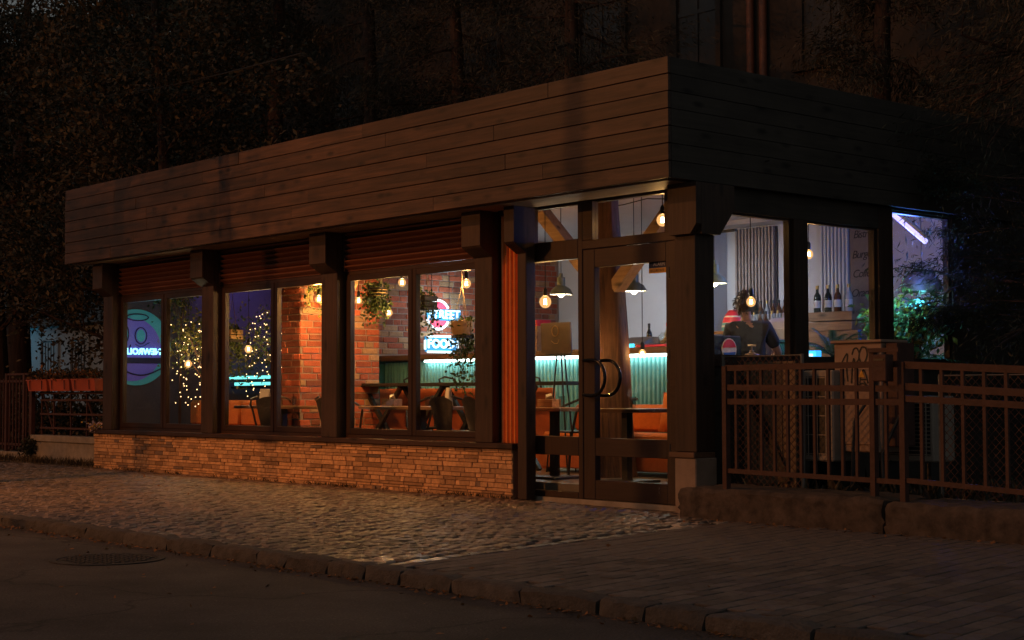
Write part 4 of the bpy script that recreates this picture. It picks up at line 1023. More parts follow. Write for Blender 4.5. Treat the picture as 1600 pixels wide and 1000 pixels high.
for lab, x in (('black bar stool before the teal bar, below the lower neon sign', -6.75), ('black bar stool before the teal bar, under the tan hanging pot', -6.05), ('black bar stool before the teal bar, left of the notice easel', -5.15), ('black bar stool before the teal bar, right of the notice easel', -4.55), ('black bar stool before the teal bar, right of the tree trunk', -3.25)):
    stool(lab, (x, 2.72, 0.15))

# ------------------------------------------------------------------ lamps
def cord(m, x, y, z0, z1): m.tube([(x, y, z0), (x, y, z1)], 0.0045, 5)
def pendant_bulb(label, p, r=0.055, power=14.0, ztop=3.158, color=(1.0, 0.56, 0.22), group='bare bulbs hanging inside the cafe'):
    t = thing('pendant_bulb', label, 'light bulb', p, group)
    m = MB(); cord(m, p[0], p[1], p[2]+r+0.075, ztop); m.build('cord', 'cable', t)
    m = MB(); m.lathe((p[0],p[1],p[2]+r), [(.016,-.004),(.021,.0),(.021,.06),(.008,.08),(.001,.081)], 10); m.build('socket', 'black_metal', t, smooth=True)
    m = MB(); m.lathe(p, [(.001,-r*1.05),(r*.5,-r*.92),(r*.87,-r*.5),(r,0),(r*.87,r*.5),(r*.5,r*.92),(r*.33,r*1.05)], 14); m.build('globe', 'bulb_glass', t, smooth=True)
    m = MB()
    for k in range(4):
        a = k*math.pi/2+.4; m.tube([(p[0]+.013*math.cos(a),p[1]+.013*math.sin(a),p[2]-r*.42),(p[0]+.009*math.cos(a),p[1]+.009*math.sin(a),p[2]+r*.5)], .0038, 5)
    m.build('filament', 'filament', t)
    light('bulb_light', 'POINT', p, power, color, t, radius=r*0.6)
    return t
BL = [('bulb just behind the transom glass above the door', (-1.0, 0.98, 2.52), .062, 9), ('round bulb hanging low behind the side light', (-2.80, 1.2, 1.88), .068, 12),
 ('bulb at the top of the left pane in the window nearest the door', (-5.14, 1.2, 2.20), .05, 42), ('bulb below the black slatted plant pot', (-5.72, 1.45, 1.90), .05, 42),
 ('bulb to the left of the black slatted plant pot', (-6.52, 1.6, 2.08), .045, 40), ('bulb at the top right of the window nearest the door', (-4.05, 1.22, 2.13), .055, 42),
 ('bulb beside the brick pier and its trailing plant', (-6.45, 0.99, 2.07), .05, 95), ('bulb among the fairy lights in the middle window', (-8.32, 1.2, 1.54), .055, 5),
 ('bulb among the fairy lights in the leftmost window', (-9.38, 0.95, 1.37), .055, 4), ('bulb glowing in front of the tree trunk inside the door', (-2.28, 1.30, 1.33), .04, 18),
 ('bulb on a long cord in front of the teal bar', (-2.25, 2.0, 1.37), .045, 8), ('bulb in front of the barista in the first flank window', (-0.62, 1.73, 1.80), .05, 12),
 ('bulb at the left of the second flank window', (-0.85, 2.86, 2.31), .05, 8), ('far bulb, left of a pair deep behind the middle window', (-9.9, 2.9, 1.98), .045, 4), ('far bulb, right of a pair deep behind the middle window', (-9.75, 3.0, 1.99), .045, 4)]
for lab, p, r, pw in BL: pendant_bulb(lab, p, r*0.88, pw)
def shade_lamp(label, p, mat, power, r=0.13):
    t = thing('pendant_lamp', label, 'pendant lamp', p, 'shaded pendant lamps above the bar')
    m = MB(); cord(m, p[0], p[1], p[2]+.22, 3.158); m.build('cord', 'cable', t)
    m = MB(); m.lathe(p, [(r,0),(r*1.02,.004),(r*.8,.06),(r*.42,.095),(r*.36,.10),(r*.36,.19),(r*.15,.195),(r*.15,.235),(.001,.236)], 18); m.build('shade', mat, t, smooth=True)
    m = MB(); m.lathe(p, [(r*.97,.004),(r*.76,.055),(r*.40,.088),(.001,.09)], 18); m.build('reflector', 'shade_inner', t, smooth=True)
    m = MB(); m.ball((p[0],p[1],p[2]+.012), .042, 10, 6); m.build('bulb', 'small_bulb', t, smooth=True)
    light('lamp_light', 'POINT', (p[0],p[1],p[2]-.04), power, (1.0,.8,.58), t, radius=.04)
shade_lamp('grey-green shaded lamp behind the side light', (-3.97, 2.5, 2.06), 'shade_green', 10)
shade_lamp('grey-green shaded lamp right of the tree trunk', (-2.85, 2.5, 2.04), 'shade_green', 10)
shade_lamp('mint shaded lamp cut off by the corner post', (-1.74, 2.5, 2.06), 'shade_mint', 8)
# ceiling track with spots
tk = thing('track_light', 'black ceiling track with small spotlights above the bar', 'track light', (-4.4, 3.6, 2.72))
m = MB(); m.bar((-6.6,3.6,2.72),(-2.4,3.6,2.72),.03,.03); m.build('track', 'black_metal', tk)
for x in (-6.2,-4.6,-2.6):
    m = MB(); m.tube([(x,3.6,2.72),(x,3.6,3.158)],.006,5); m.build('hanger','black_metal',tk)
for x in (-5.9,-4.9,-3.95):
    m = MB(); m.tube([(x,3.62,2.70),(x,3.74,2.60)],.035,10); hd = m.build('spot_head','white_wall',tk)
    m = MB(); m.tube([(x,3.742,2.598),(x,3.745,2.5955)],.026,10); m.build('lens','spot_lens',hd)
    light('spot_light','SPOT',(x,3.78,2.57),74,(.74,.84,1.0),tk,radius=.03,target=(x-.15,6.1,1.7),spot=76,blend=.8)
for z, y in ((2.98, 1.2), (3.02, 2.6)):
    m = MB(); pts = [(-3.8+k*.35, y, z-.05*abs(math.sin(k*1.1))) for k in range(12)]; m.tube(pts,.006,5); o = m.build('ceiling_cable','cable',None)
    tag(o,'black cable looped along the ceiling timber behind the transom' if z<3 else 'black cable looped along the ceiling above the bar','cable')
# ceiling lights of the purple room
for i,(x,y) in enumerate(((-10.2,2.0),(-9.6,2.6),(-9.9,3.6))):
    t = thing('ceiling_spot', ('small blue-white ceiling spot near the end wall','small blue-white ceiling spot in the middle of the purple room','small blue-white ceiling spot deepest in the purple room')[i], 'ceiling light', (x,y,3.1), 'ceiling spots of the purple room')
    m = MB(); m.lathe((x,y,3.10),[(.05,.0),(.055,.01),(.055,.055),(.001,.056)],12); m.build('housing','white_wall',t)
    m = MB(); m.lathe((x,y,3.098),[(.001,0),(.045,.0)],12); m.build('lens','neon_lilac',t)
    light('spot_glow','SPOT',(x,y,3.06),34,(.26,.20,1.0),t,radius=.05,target=(-10.8,y+.35,2.35),spot=75,blend=.9)
for lab,(x0,y0,z0,x1,y1,z1) in (('upper teal light strip along the end wall',(-10.72,2.35,1.21,-10.72,3.25,1.23)),('lower teal light strip along the end wall',(-10.55,2.35,1.12,-10.55,3.45,1.14))):
    t = thing('light_strip',lab,'light strip',(x0,y0,z0)); m = MB(); m.bar((x0,y0,z0),(x1,y1,z1),.025,.045); m.build('tube','led_teal',t)
    m = MB(); m.bar((x0-.03,y0-.02,z0-.05),(x1-.03,y1+.02,z1-.05),.08,.03); m.build('rail','black_metal',t)
# neon tube in the third flank window
nb = thing('neon_tube','slanting lilac neon tube under the ceiling in the third flank window','neon tube',(-0.55,4.0,2.65))
m = MB(); m.tube([(-0.74,4.0,2.82),(-0.30,4.0,2.46)],.026,10); m.build('tube','neon_lilac',nb)
m = MB(); m.bar((-0.725,4.0,2.865),(-0.285,4.0,2.505),.05,.03); m.build('holder','white_wall',nb)
light('neon_glow','POINT',(-0.60,4.1,2.5),55,(.10,.18,1.0),nb,radius=.15)
tg = thing('teal_lamp','glowing teal and white globe lamp behind the palm','lamp',(-.85,4.65,.15))
m = MB(); m.ball((-.85,4.65,1.80),.15,18,12); m.build('globe','teal_glow',tg,smooth=True)
m = MB(); m.lathe((-.85,4.65,0.151),[(.12,0),(.12,.02),(.015,.04),(.015,1.50)],12); m.build('stand','black_metal',tg)
light('globe_light','POINT',(-.72,4.42,1.86),20,(.14,.80,1.0),tg,radius=.15)
dm = thing('dome_lamp','brown dome lamp hanging above the palm','lamp',(-.90,4.8,2.05))
m = MB(); m.lathe((-.90,4.8,2.03),[(.22,0),(.20,.10),(.14,.19),(.05,.235),(.001,.24)],18); m.build('dome','brown_shade',dm,smooth=True)
m = MB(); m.ball((-.90,4.8,2.05),.05,10,6); m.build('bulb','shade_inner',dm,smooth=True)
m = MB(); cord(m,-.90,4.8,2.26,3.158); m.build('cord','cable',dm)

# ------------------------------------------------------------------ signs
SX = -7.975   # neon signs stand just off the brick wall, facing +x; local axis along the wall is +y
ns = thing('neon_sign', 'round red and white neon sign reading STREET on the brick wall', 'neon sign', (SX, 4.05, 2.05))
def ring(m, cy, cz, r, t, a0, a1, n=28, x0=0.0, dep=0.03):
    pts = [(SX+x0, cy+r*math.cos(a0+(a1-a0)*k/n), cz+r*math.sin(a0+(a1-a0)*k/n)) for k in range(n+1)]; m.tube(pts, t, 8)
CY, CZ = 3.95, 2.045
m = MB(); ring(m, CY, CZ, 0.195, 0.017, math.radians(28), math.radians(165)); ring(m, CY, CZ, 0.195, 0.017, math.radians(195), math.radians(332)); m.build('ring_tube', 'neon_white', ns, smooth=True)
for s in (1, -1):
    poly = [(CY+0.17*math.cos(a), CZ+s*0.17*math.sin(a)) for a in [math.radians(30+k*10) for k in range(13)]]
    m = MB(); m.prism(poly, 'x', SX-0.015, SX+0.006); m.build('red_segment', 'neon_red', ns)
m = MB(); m.cbox(SX-0.02, SX-0.002, CY-0.19, CY+0.40, CZ-0.075, CZ+0.075, 0.004); m.build('letter_panel', 'neon_blue', ns)
text_mesh('letters', 'STREET', 0.165, 'neon_white', ns, (SX+0.006, CY+0.105, CZ), (0,1,0), (0,0,1), 0.004, space=1.02, bevel=0.004)
m = MB(); m.tube([(SX-.01, CY-.1, CZ+.2), (SX-.01, CY-.1, 3.15)], .004, 5); m.tube([(SX-.01, CY+.2, CZ+.1), (SX-.01, CY+.2, 3.15)], .004, 5); m.build('cord', 'cable', ns)
light('sign_glow', 'POINT', (SX+0.3, CY, CZ), 16, (.65,.85,1.0), ns, radius=.2)
fs_ = thing('neon_sign', 'rectangular blue and white neon sign reading FOOD below the round one', 'neon sign', (SX, 4.0, 1.66))
FY0, FY1, FZ0, FZ1 = 3.73, 4.27, 1.54, 1.75
m = MB(); m.cbox(SX-0.02, SX-0.003, FY0, FY1, FZ0, FZ1, 0.004); m.build('back_panel', 'neon_blue', fs_)
m = MB()
for a, b in (((FY0+.03,FZ1),(FY1-.03,FZ1)),((FY0+.03,FZ0),(FY1-.03,FZ0)),((FY0-.01,FZ0+.03),(FY0-.01,FZ1-.05)),((FY1+.01,FZ0+.04),(FY1+.01,FZ1-.04))): m.tube([(SX+.01,a[0],a[1]),(SX+.01,b[0],b[1])],.016,8)
m.build('frame_tube', 'neon_white', fs_)
text_mesh('letters', 'FOOD', 0.165, 'neon_white', fs_, (SX+0.006, (FY0+FY1)/2, (FZ0+FZ1)/2), (0,1,0), (0,0,1), 0.004, space=1.0, bevel=0.006)
light('sign_glow', 'POINT', (SX+0.3, 4.05, 1.62), 6, (.5,.85,1.0), fs_, radius=.15)
# round wall sign at the left end: a purple disc with a smile and mirrored lettering
ms = thing('wall_sign', 'round teal and purple smiling wall sign with mirrored NEW ROLLS lettering', 'sign', (-10.83, 0.95, 1.6))
WX = -10.845; WY, WZ = 0.97, 1.62
m = MB(); m.lathe((0,0,0), [(0.001,0),(0.52,0),(0.52,0.02),(0.001,0.02)], 48)
def rotx(m): m.v = [(WX+v[2], max(0.72, WY+v[0]), WZ+v[1]) for v in m.v]; return m
rotx(m).build('disc', 'mural_teal', ms)
m = MB(); m.lathe((0,0,0.021), [(0.43,0),(0.43,0.006),(0.001,0.006)], 40); rotx(m); m.v = [(a, max(0.722, b-0.06), c-0.03) for a,b,c in m.v]; m.build('face', 'mural_purple', ms)
for cy, cz, ry, rz_ in ((0.80, 1.80, .035, .09), (1.03, 1.78, .065, .085), (0.98, 2.03, .12, .035)):
    m = MB(); m.prism([(cy+ry*math.cos(a*math.pi/8), cz+rz_*math.sin(a*math.pi/8)) for a in range(16)], 'x', WX+0.029, WX+0.034); m.build('eye', 'mural_teal', ms)
    m = MB(); m.tube([(WX+.034, cy+ry*1.35*math.cos(a*math.pi/8), cz+rz_*1.3*math.sin(a*math.pi/8)) for a in range(17)], .008, 5); m.build('outline', 'purple_dark', ms)
m = MB(); m.tube([(WX+.033, 0.73+.05*k, 1.33-.09*math.sin(math.pi*k/12)) for k in range(13)], .011, 5); m.tube([(WX+.033, 0.74+.02*k, 1.62+.05*math.sin(k)) for k in range(8)], .008, 5); m.tube([(WX+.033, .95+.03*k, 1.66-.03*math.sin(k*.6)) for k in range(8)], .006, 5)
m.build('smile', 'purple_dark', ms)
m = MB(); m.cbox(WX+.03, WX+.036, .73, 1.37, 1.40, 1.48, .002); m.build('mouth_band', 'purple_dark', ms)
text_mesh('lettering', 'NEWROLLS', 0.115, 'neon_cyan_text', ms, (WX+0.04, 1.03, 1.56), (0,-1,0), (0,0,1), 0.004, bevel=0.004)
light('sign_glow', 'POINT', (-10.3, 1.0, 1.75), 3, (.25,.8,.9), ms, radius=.2)

# ------------------------------------------------------------------ indoor plants
def vine(parent, p, n, drop, rad, seed, mats=('ivy', 'leaf_house'), size=.05):
    g = np.random.default_rng(seed); C = []
    m = MB()
    for k in range(n):
        a = g.uniform(0, 6.28); r0 = rad*g.uniform(.4, 1.0); L_ = drop*g.uniform(.35, 1.0); pts = []
        for j in range(7):
            t = j/6; rr = r0*(1+0.35*math.sin(t*2)); pts.append((p[0]+rr*math.cos(a+t*.8), p[1]+rr*math.sin(a+t*.8), p[2]+0.07*math.sin(min(1,t*3)*math.pi)-L_*t))
        m.tube(pts, .0025, 4)
        for q_ in pts:
            for _ in range(3): C.append(np.array(q_)+g.normal(0, .025, 3))
    m.build('stems', 'ivy', parent)
    leaves('leaves', C, size, size*.75, list(mats), parent, seed=seed, up=-.3)
def hanging_pot(label, p, mat, kind, n, drop, seed, mats=('ivy','leaf_house')):
    t = thing('hanging_plant', label, 'hanging plant', p)
    if kind == 'slat':
        for k in range(4):
            m = MB(); z = p[2]-.055+k*.033; m.lathe((p[0],p[1],z),[(.085+.006*k,0),(.095+.006*k,.012),(.085+.006*k,.024)],16); m.build('pot_ring', mat if k % 2 == 0 else 'pot_tan' if False else mat, t)
            if k < 3:
                m = MB(); m.lathe((p[0],p[1],z+.0245),[(.092+.006*k,0),(.094+.006*k,.008)],16); m.build('rim', 'pot_tan', t)
        m = MB(); m.lathe((p[0],p[1],p[2]-.055),[(.001,0),(.082,0),(.10,.125),(.001,.126)],14); m.build('liner','pot_black',t)
    elif kind == 'round':
        m = MB(); m.lathe(p,[(.001,-.075),(.105,-.07),(.12,0),(.118,.07),(.105,.075),(.10,.06),(.001,.055)],18); m.build('pot',mat,t,smooth=True)
        m = MB(); m.lathe(p,[(.001,-.105),(.118,-.105),(.118,-.078),(.001,-.076)],18); m.build('saucer','pot_black',t)
    else:
        m = MB(); m.cbox(p[0]-.11,p[0]+.11,p[1]-.09,p[1]+.09,p[2]-.06,p[2]-.004,.004); m.cbox(p[0]-.11,p[0]+.11,p[1]-.09,p[1]+.09,p[2]+.004,p[2]+.06,.004); m.build('pot',mat,t)
        m = MB(); m.box(p[0]-.115,p[0]+.115,p[1]-.095,p[1]+.095,p[2]-.09,p[2]-.062); m.build('base','pot_black',t)
    m = MB()
    for k in range(3):
        a = k*2.1; m.tube([(p[0]+.1*math.cos(a),p[1]+.1*math.sin(a),p[2]+.05),(p[0],p[1],p[2]+.45),(p[0],p[1],3.15)],.004,4)
    m.build('cord','rope',t)
    vine(t,(p[0],p[1],p[2]+.06),n,drop,.11,seed,mats)
hanging_pot('hanging ivy in a black slatted pot, top left of the window nearest the door',(-5.59,1.2,2.10),'pot_black','slat',26,.40,11)
hanging_pot('hanging ivy in a tan pot beside the neon signs',(-4.12,1.22,1.665),'pot_tan','round',22,.75,12)
hanging_pot('hanging plant in a two-tone box pot in the middle shop window',(-8.62,1.15,1.73),'pot_tan','box',14,.4,13)
hanging_pot('yellow-green trailing plant hung before the brick pier',(-6.72,1.15,2.36),'pot_black','round',9,.58,14,('leaf_gold','leaf_house'))
hanging_pot('dark ivy pot hanging behind the mullion of the window nearest the door',(-4.86,1.3,1.98),'pot_black','box',10,.45,15)
def leafy(label, cx, cy, z0, z1, r, n, mats, seed, size=.07, lights=0, llabel=None, cat='plant'):
    t = thing('indoor_tree', label, cat, (cx,cy,0.15))
    m = MB(); m.lathe((cx,cy,.151),[(.001,0),(.16,0),(.20,.32),(.001,.33)],14); m.build('pot','pot_black',t)
    g = np.random.default_rng(seed); C = []
    m = MB()
    for k in range(9):
        a = g.uniform(0,6.28); tip = (cx+r*.8*math.cos(a),cy+r*.8*math.sin(a),z0+(z1-z0)*g.uniform(.2,1))
        m.tube([(cx,cy,.45),(cx,cy,z0),tip],[.022,.015,.004],5)
        for _ in range(n//9):
            C.append(np.array(tip)+g.normal(0,1,3)*np.array([r*.38,r*.38,(z1-z0)*.16]))
    m.build('stem','bark',t); leaves('foliage',C,size,size*.55,list(mats),t,seed=seed,up=-.2)
    if lights:
        L_ = thing('string_lights', llabel, 'string lights', (cx,cy-.1,z0)); m = MB(); w_ = MB()
        for s in range(6):
            x0 = cx - r*.8 + s*r*.32; pts = []
            for j in range(lights//6):
                tt = j/(lights/6); q_ = (x0+.09*tt*s*.3+g.normal(0,.02), cy-.25+g.normal(0,.08), z1-.12-(z1-z0+.15)*tt+g.normal(0,.02)); pts.append(q_); m.ball(q_,.0072,6,4)
            w_.tube(pts,.002,4)
        light('string_glow','POINT',(cx+.1,cy-.35,(z0+z1)/2),11,(1.0,.68,.34),L_,radius=.25); w_.build('wire','cable',L_); stuff(m.build('beads','fairy',L_))
leafy('green indoor tree wrapped in fairy lights behind the leftmost shop window',-9.35,1.25,1.05,2.0,.42,1100,('leaf_house','leaf_gold'),21,.06,84,'warm fairy lights strung over the tree in the leftmost window')
leafy('green indoor tree wrapped in fairy lights deep behind the middle shop window',-9.2,2.25,1.15,2.15,.48,1200,('leaf_house','leaf_gold','ivy'),22,.06,102,'warm fairy lights strung over the tree in the middle window')
leafy('dark ivy bush hanging over the wall sign in the leftmost window',-10.3,1.35,1.9,2.5,.28,350,('ivy','leaf_gold'),23,.07)
def palm(label, c, nf, L, seed, mats=('palm_leaf',), stem=0.0, name='palm', pot=True):
    t = thing(name, label, 'plant', (c[0],c[1],c[2])); g = np.random.default_rng(seed); V_ = []; F_l = []
    m = MB()
    if pot: m.lathe(c,[(.001,0),(.14,0),(.18,.28),(.001,.29)],14); m.build('pot','pot_black',t); m = MB()
    base = (c[0],c[1],c[2]+(.28 if pot else 0)+stem)
    m.tube([(c[0],c[1],c[2]+.02),base],[.05,.035],8)
    for k in range(nf):
        a = 6.28*k/nf+g.uniform(-.2,.2); el = g.uniform(.5,1.35); Lk = L*g.uniform(.7,1.1); pts = []
        for j in range(9):
            tt = j/8; h = Lk*(tt*math.cos(el)+.15*tt*tt); z = Lk*(math.sin(el)*tt-.55*tt*tt*(1.2-el*.5)); pts.append(Vector((base[0]+h*math.cos(a),base[1]+h*math.sin(a),base[2]+z)))
        m.tube(pts,[.008*(1-.8*i/8) for i in range(9)],4)
        for j in range(2,17):
            tt = j/16; i0 = min(7,int(tt*8)); p = pts[i0].lerp(pts[i0+1],tt*8-i0); d = (pts[i0+1]-pts[i0]).normalized(); sd = d.cross(Vector((0,0,1))).normalized()
            for s in (1,-1):
                e = p+(sd*s*.75+d*.65+Vector((0,0,-.25)))*.20*L*(1.15-tt*.6); w_ = d*.013
                o = len(V_); V_ += [p-w_,p+w_,e]; F_l.append((o,o+1,o+2))
    m.build('stems','ivy',t); npmesh('fronds',[tuple(v) for v in V_],F_l,list(mats)[0],t)
palm('feathery palm lit teal inside the third flank window',(-0.50,4.0,0.78),14,.72,31,stem=.15)
palm('second feathery palm, lower, inside the third flank window',(-0.72,4.45,0.62),11,.7,32,stem=.15)
palm('spiky dark yucca in the second flank window above the meter box',(-0.32,2.52,1.0),12,.5,33,stem=.02)
leafy('glossy dark bush in the lower third flank window',-0.42,3.88,1.15,1.80,.30,1100,('palm_leaf','leaf_house','leaf_gold'),34,.095)

# ------------------------------------------------------------------ coolers, counter things near the flank
dk = thing('drinks_cooler','dark drinks cooler with a round red white and blue emblem by the flank window','cooler',(-1.38,2.0,.15))
m = MB(); m.cbox(-1.6,-1.21,1.85,2.28,.151,1.52,.01); m.build('body','black_metal',dk)
def half(mat, a0, a1, rr, x):
    m = MB(); c = (-1.205,2.10,1.39); n = 18
    poly = [(c[1]+rr*math.cos(a0+(a1-a0)*k/n), c[2]+rr*math.sin(a0+(a1-a0)*k/n)) for k in range(n+1)]
    m.prism(poly,'x',x,x+.004); return m.build('emblem',mat,dk)
half('label_white',0,2*math.pi,.105,-1.2095); half('red_print',math.radians(12),math.radians(172),.094,-1.205); half('blue_print',math.radians(200),math.radians(345),.094,-1.205)
sd = thing('striped_dome','small dome striped red white and teal left of the barista','ornament',(-1.93,3.0,1.6))
m = MB(); m.cbox(-2.1,-1.76,2.86,3.14,1.575,1.605,.004); m.box(-1.95,-1.91,2.98,3.02,.151,1.575); m.build('board','oak',sd)
for k,(r0,r1,z0,z1,mt) in enumerate(((.155,.16,0,.05,'teal_print'),(.16,.158,.05,.075,'label_white'),(.158,.152,.075,.11,'teal_print'),(.152,.13,.11,.18,'red_print'),(.13,.122,.18,.20,'label_white'),(.122,.06,.20,.275,'red_print'),(.06,.001,.275,.295,'label_white'))):
    m = MB(); m.lathe((-1.93,3.0,1.606),[(r0*.75,z0*.78),(r1*.75,z1*.78)],20); m.build('stripe',mt,sd,smooth=True)
cn = thing('cardboard_box','open tan cardboard box in front of the striped dome','box',(-2.15,2.7,.15))
m = MB(); m.cbox(-2.0,-1.65,2.5,2.8,.152,1.5,.004); m.build('body','cardboard',cn)
sk = thing('work_counter','dark prep counter with a steel top to the right of the barista','counter',(-1.1,3.15,.15))
m = MB(); m.box(-1.86,-1.36,3.02,3.44,.151,1.475); m.build('cabinet','stainless',sk)
m = MB(); m.cbox(-1.89,-1.33,2.99,3.46,1.477,1.505,.004); m.build('worktop','stainless',sk)
pk = thing('plastic_tub','small blue tub on the prep counter at the barista hand','tub',(-1.58,3.1,1.506))
m = MB(); m.lathe((-1.58,3.1,1.506),[(.001,0),(.06,0),(.075,.07),(.07,.07),(.056,.008)],14); m.build('body','blue_print',pk)
wt = thing('white_hood','rounded white steel machine at the right of the barista','coffee machine',(-1.2,3.25,1.491))
m = MB(); m.prism([(3.18,1.506),(3.43,1.506),(3.43,1.70),(3.35,1.74),(3.27,1.70),(3.20,1.62)],'x',-1.72,-1.40); m.build('body','white_wall',wt)
cl = thing('glass_cooler','low cooler glowing bright blue behind the second flank window','cooler',(-.40,2.1,.15))
m = MB(); m.cbox(-.58,-.22,1.92,2.34,.151,1.185,.006); m.build('body','black_metal',cl)
m = MB(); m.box(-.56,-.24,1.94,2.32,1.187,1.195); m.build('glow_panel','cooler_blue',cl)
for k in range(3):
    m = MB(); m.cbox(-.50,-.26,1.96+k*.12,2.04+k*.12,1.236,1.30+.03*k,.006); m.build('lit_pack','cooler_white' if k==1 else 'cooler_blue',cl)
sp = thing('soap_dispenser','pale pump bottle standing on the inner sill of the first flank window','soap bottle',(-.35,1.42,1.265))
m = MB(); m.box(-.45,-.195,.62,4.1,1.19,1.235); wsill = part('inner_sill', m, 'oak')
m = MB(); m.cbox(-.40,-.30,1.36,1.47,1.236,1.32,.012); m.lathe((-.35,1.415,1.32),[(.045,0),(.02,.012),(.018,.03),(.001,.031)],12); m.build('bottle','soap',sp,smooth=True)
m = MB(); m.tube([(-.35,1.415,1.35),(-.35,1.415,1.39)],.007,8); m.tube([(-.375,1.39,1.392),(-.35,1.415,1.392),(-.325,1.44,1.388)],.008,8); m.build('pump','soap',sp,smooth=True)

clp = thing('added_fill_lamp','added cyan fill lamp hidden behind the post, lighting the palms','lamp',(-.28,3.2,2.25))  # added lamp, out of view, to light the palms from the front
m = MB(); m.tube([(-.25,3.18,2.25),(-.30,3.24,2.21)],.03,10); m.build('shade','black_metal',clp)
m = MB(); m.box(-.26,-.22,3.14,3.19,2.22,2.28); m.build('clip','black_metal',clp)
m = MB(); m.tube([(-.301,3.241,2.209),(-.304,3.244,2.2065)],.024,10); m.build('lens','display_cyan',clp)
light('added_fill_light','SPOT',(-.315,3.26,2.195),70,(.30,.95,.95),clp,radius=.03,target=(-.50,4.0,1.45),spot=85,blend=.7)
wc = thing('canister','white canister at the right end of the wooden crates','canister',(-2.28,5.85,1.2415))
m = MB(); m.lathe((-2.24,5.85,1.2415),[(.001,0),(.11,0),(.11,.60),(.10,.63),(.001,.635)],16); m.build('body','white_wall',wc,smooth=True)
bottle('water_bottle','blue bottle standing in front of the white canister','bottle',(-2.30,5.62,1.2415),.46,.05,'blue_print','blue_print',False)
def tumbler(label,loc):
    t = thing('drinking_glass',label,'glass',loc); m = MB(); m.lathe(loc,[(.001,.002),(.026,.002),(.034,.11),(.031,.11),(.024,.008),(.001,.008)],12); m.build('body','jar_glass',t,smooth=True)
for lab,loc in (('empty glass on the table behind the window nearest the door',(-4.75,1.25,.8415)),('empty glass beside the tissue box on the pale table',(-2.48,1.12,.8415)),('empty glass on the brown table behind the entrance door',(-1.55,1.15,.8365)),('empty glass on the table behind the middle window',(-6.9,.95,.8415)),('empty glass on the long black high table',(-5.05,2.15,1.1065))):
    tumbler(lab,loc)
def menu(label,c,a):
    t = thing('menu_card',label,'menu',c); d = Vector((math.cos(a),math.sin(a),0))*.07; m = MB()
    for s in (1,-1):
        o = Vector((-math.sin(a),math.cos(a),0))*.03*s; p = Vector(c)
        m.add([tuple(p-d+o),tuple(p+d+o),tuple(p+d+o*.1+Vector((0,0,.2))),tuple(p-d+o*.1+Vector((0,0,.2))),tuple(p-d+o*1.1),tuple(p+d+o*1.1),tuple(p+d+o*.2+Vector((0,0,.2))),tuple(p-d+o*.2+Vector((0,0,.2)))],[(0,1,2,3),(7,6,5,4),(0,4,5,1),(1,5,6,2),(2,6,7,3),(3,7,4,0)])
    m.build('card','paper',t)
menu('pale folded menu card on the table behind the middle window',(-7.5,.93,.8415),.3)
menu('pale folded menu card on the table behind the window nearest the door',(-4.45,1.3,.8415),-.4)

# ------------------------------------------------------------------ barista
def skin_mesh(name, verts, edges, radii, mat, parent, root=0, sub=2, smooth=True):
    me = bpy.data.meshes.new(name); me.from_pydata(verts, edges, []); me.materials.append(MATS[mat])
    o = bpy.data.objects.new(name, me); col.objects.link(o)
    o.modifiers.new('skin','SKIN'); s = o.modifiers.new('sub','SUBSURF'); s.levels = sub; s.render_levels = sub
    if not me.skin_vertices:
        import bmesh
        b = bmesh.new(); b.from_mesh(me); b.verts.layers.skin.verify(); b.to_mesh(me); b.free()
    for i, r in enumerate(radii):
        sv = me.skin_vertices[0].data[i]; sv.radius = r if isinstance(r, tuple) else (r, r); sv.use_root = (i == root)
    dg = bpy.context.evaluated_depsgraph_get(); m2 = bpy.data.meshes.new_from_object(o.evaluated_get(dg))
    bpy.data.objects.remove(o); m2.polygons.foreach_set('use_smooth',[True]*len(m2.polygons))
    if not m2.materials: m2.materials.append(MATS[mat])
    o = bpy.data.objects.new(name, m2); col.objects.link(o)
    if parent: o.parent = parent
    return o
per = thing('person','person in a black t-shirt working behind the bar with their back to the window','person',(0,0,0))
P = {}; verts = []; edges = []; rad = []
def pv(k, co, r, link=None):
    P[k] = len(verts); verts.append(co); rad.append(r)
    if link: edges.append((P[link], P[k]))
pv('pelvis',(0,0,.90),(.155,.11)); pv('waist',(0,.01,1.05),(.135,.095),'pelvis'); pv('chest',(0,.03,1.22),(.155,.105),'waist'); pv('upper',(-.01,.05,1.42),(.13,.085),'chest')
pv('neck0',(-.02,.075,1.475),(.062,.06),'upper'); pv('neck',(-.03,.10,1.56),(.055,.055),'neck0'); pv('jaw',(-.035,.135,1.605),(.068,.075),'neck'); pv('skull',(-.04,.135,1.68),(.078,.095),'jaw'); pv('crown',(-.04,.12,1.745),(.058,.07),'skull')
pv('nose',(-.04,.245,1.65),(.013,.015),'skull'); pv('earL',(-.125,.115,1.65),(.012,.02),'skull'); pv('earR',(.045,.115,1.65),(.012,.02),'skull')
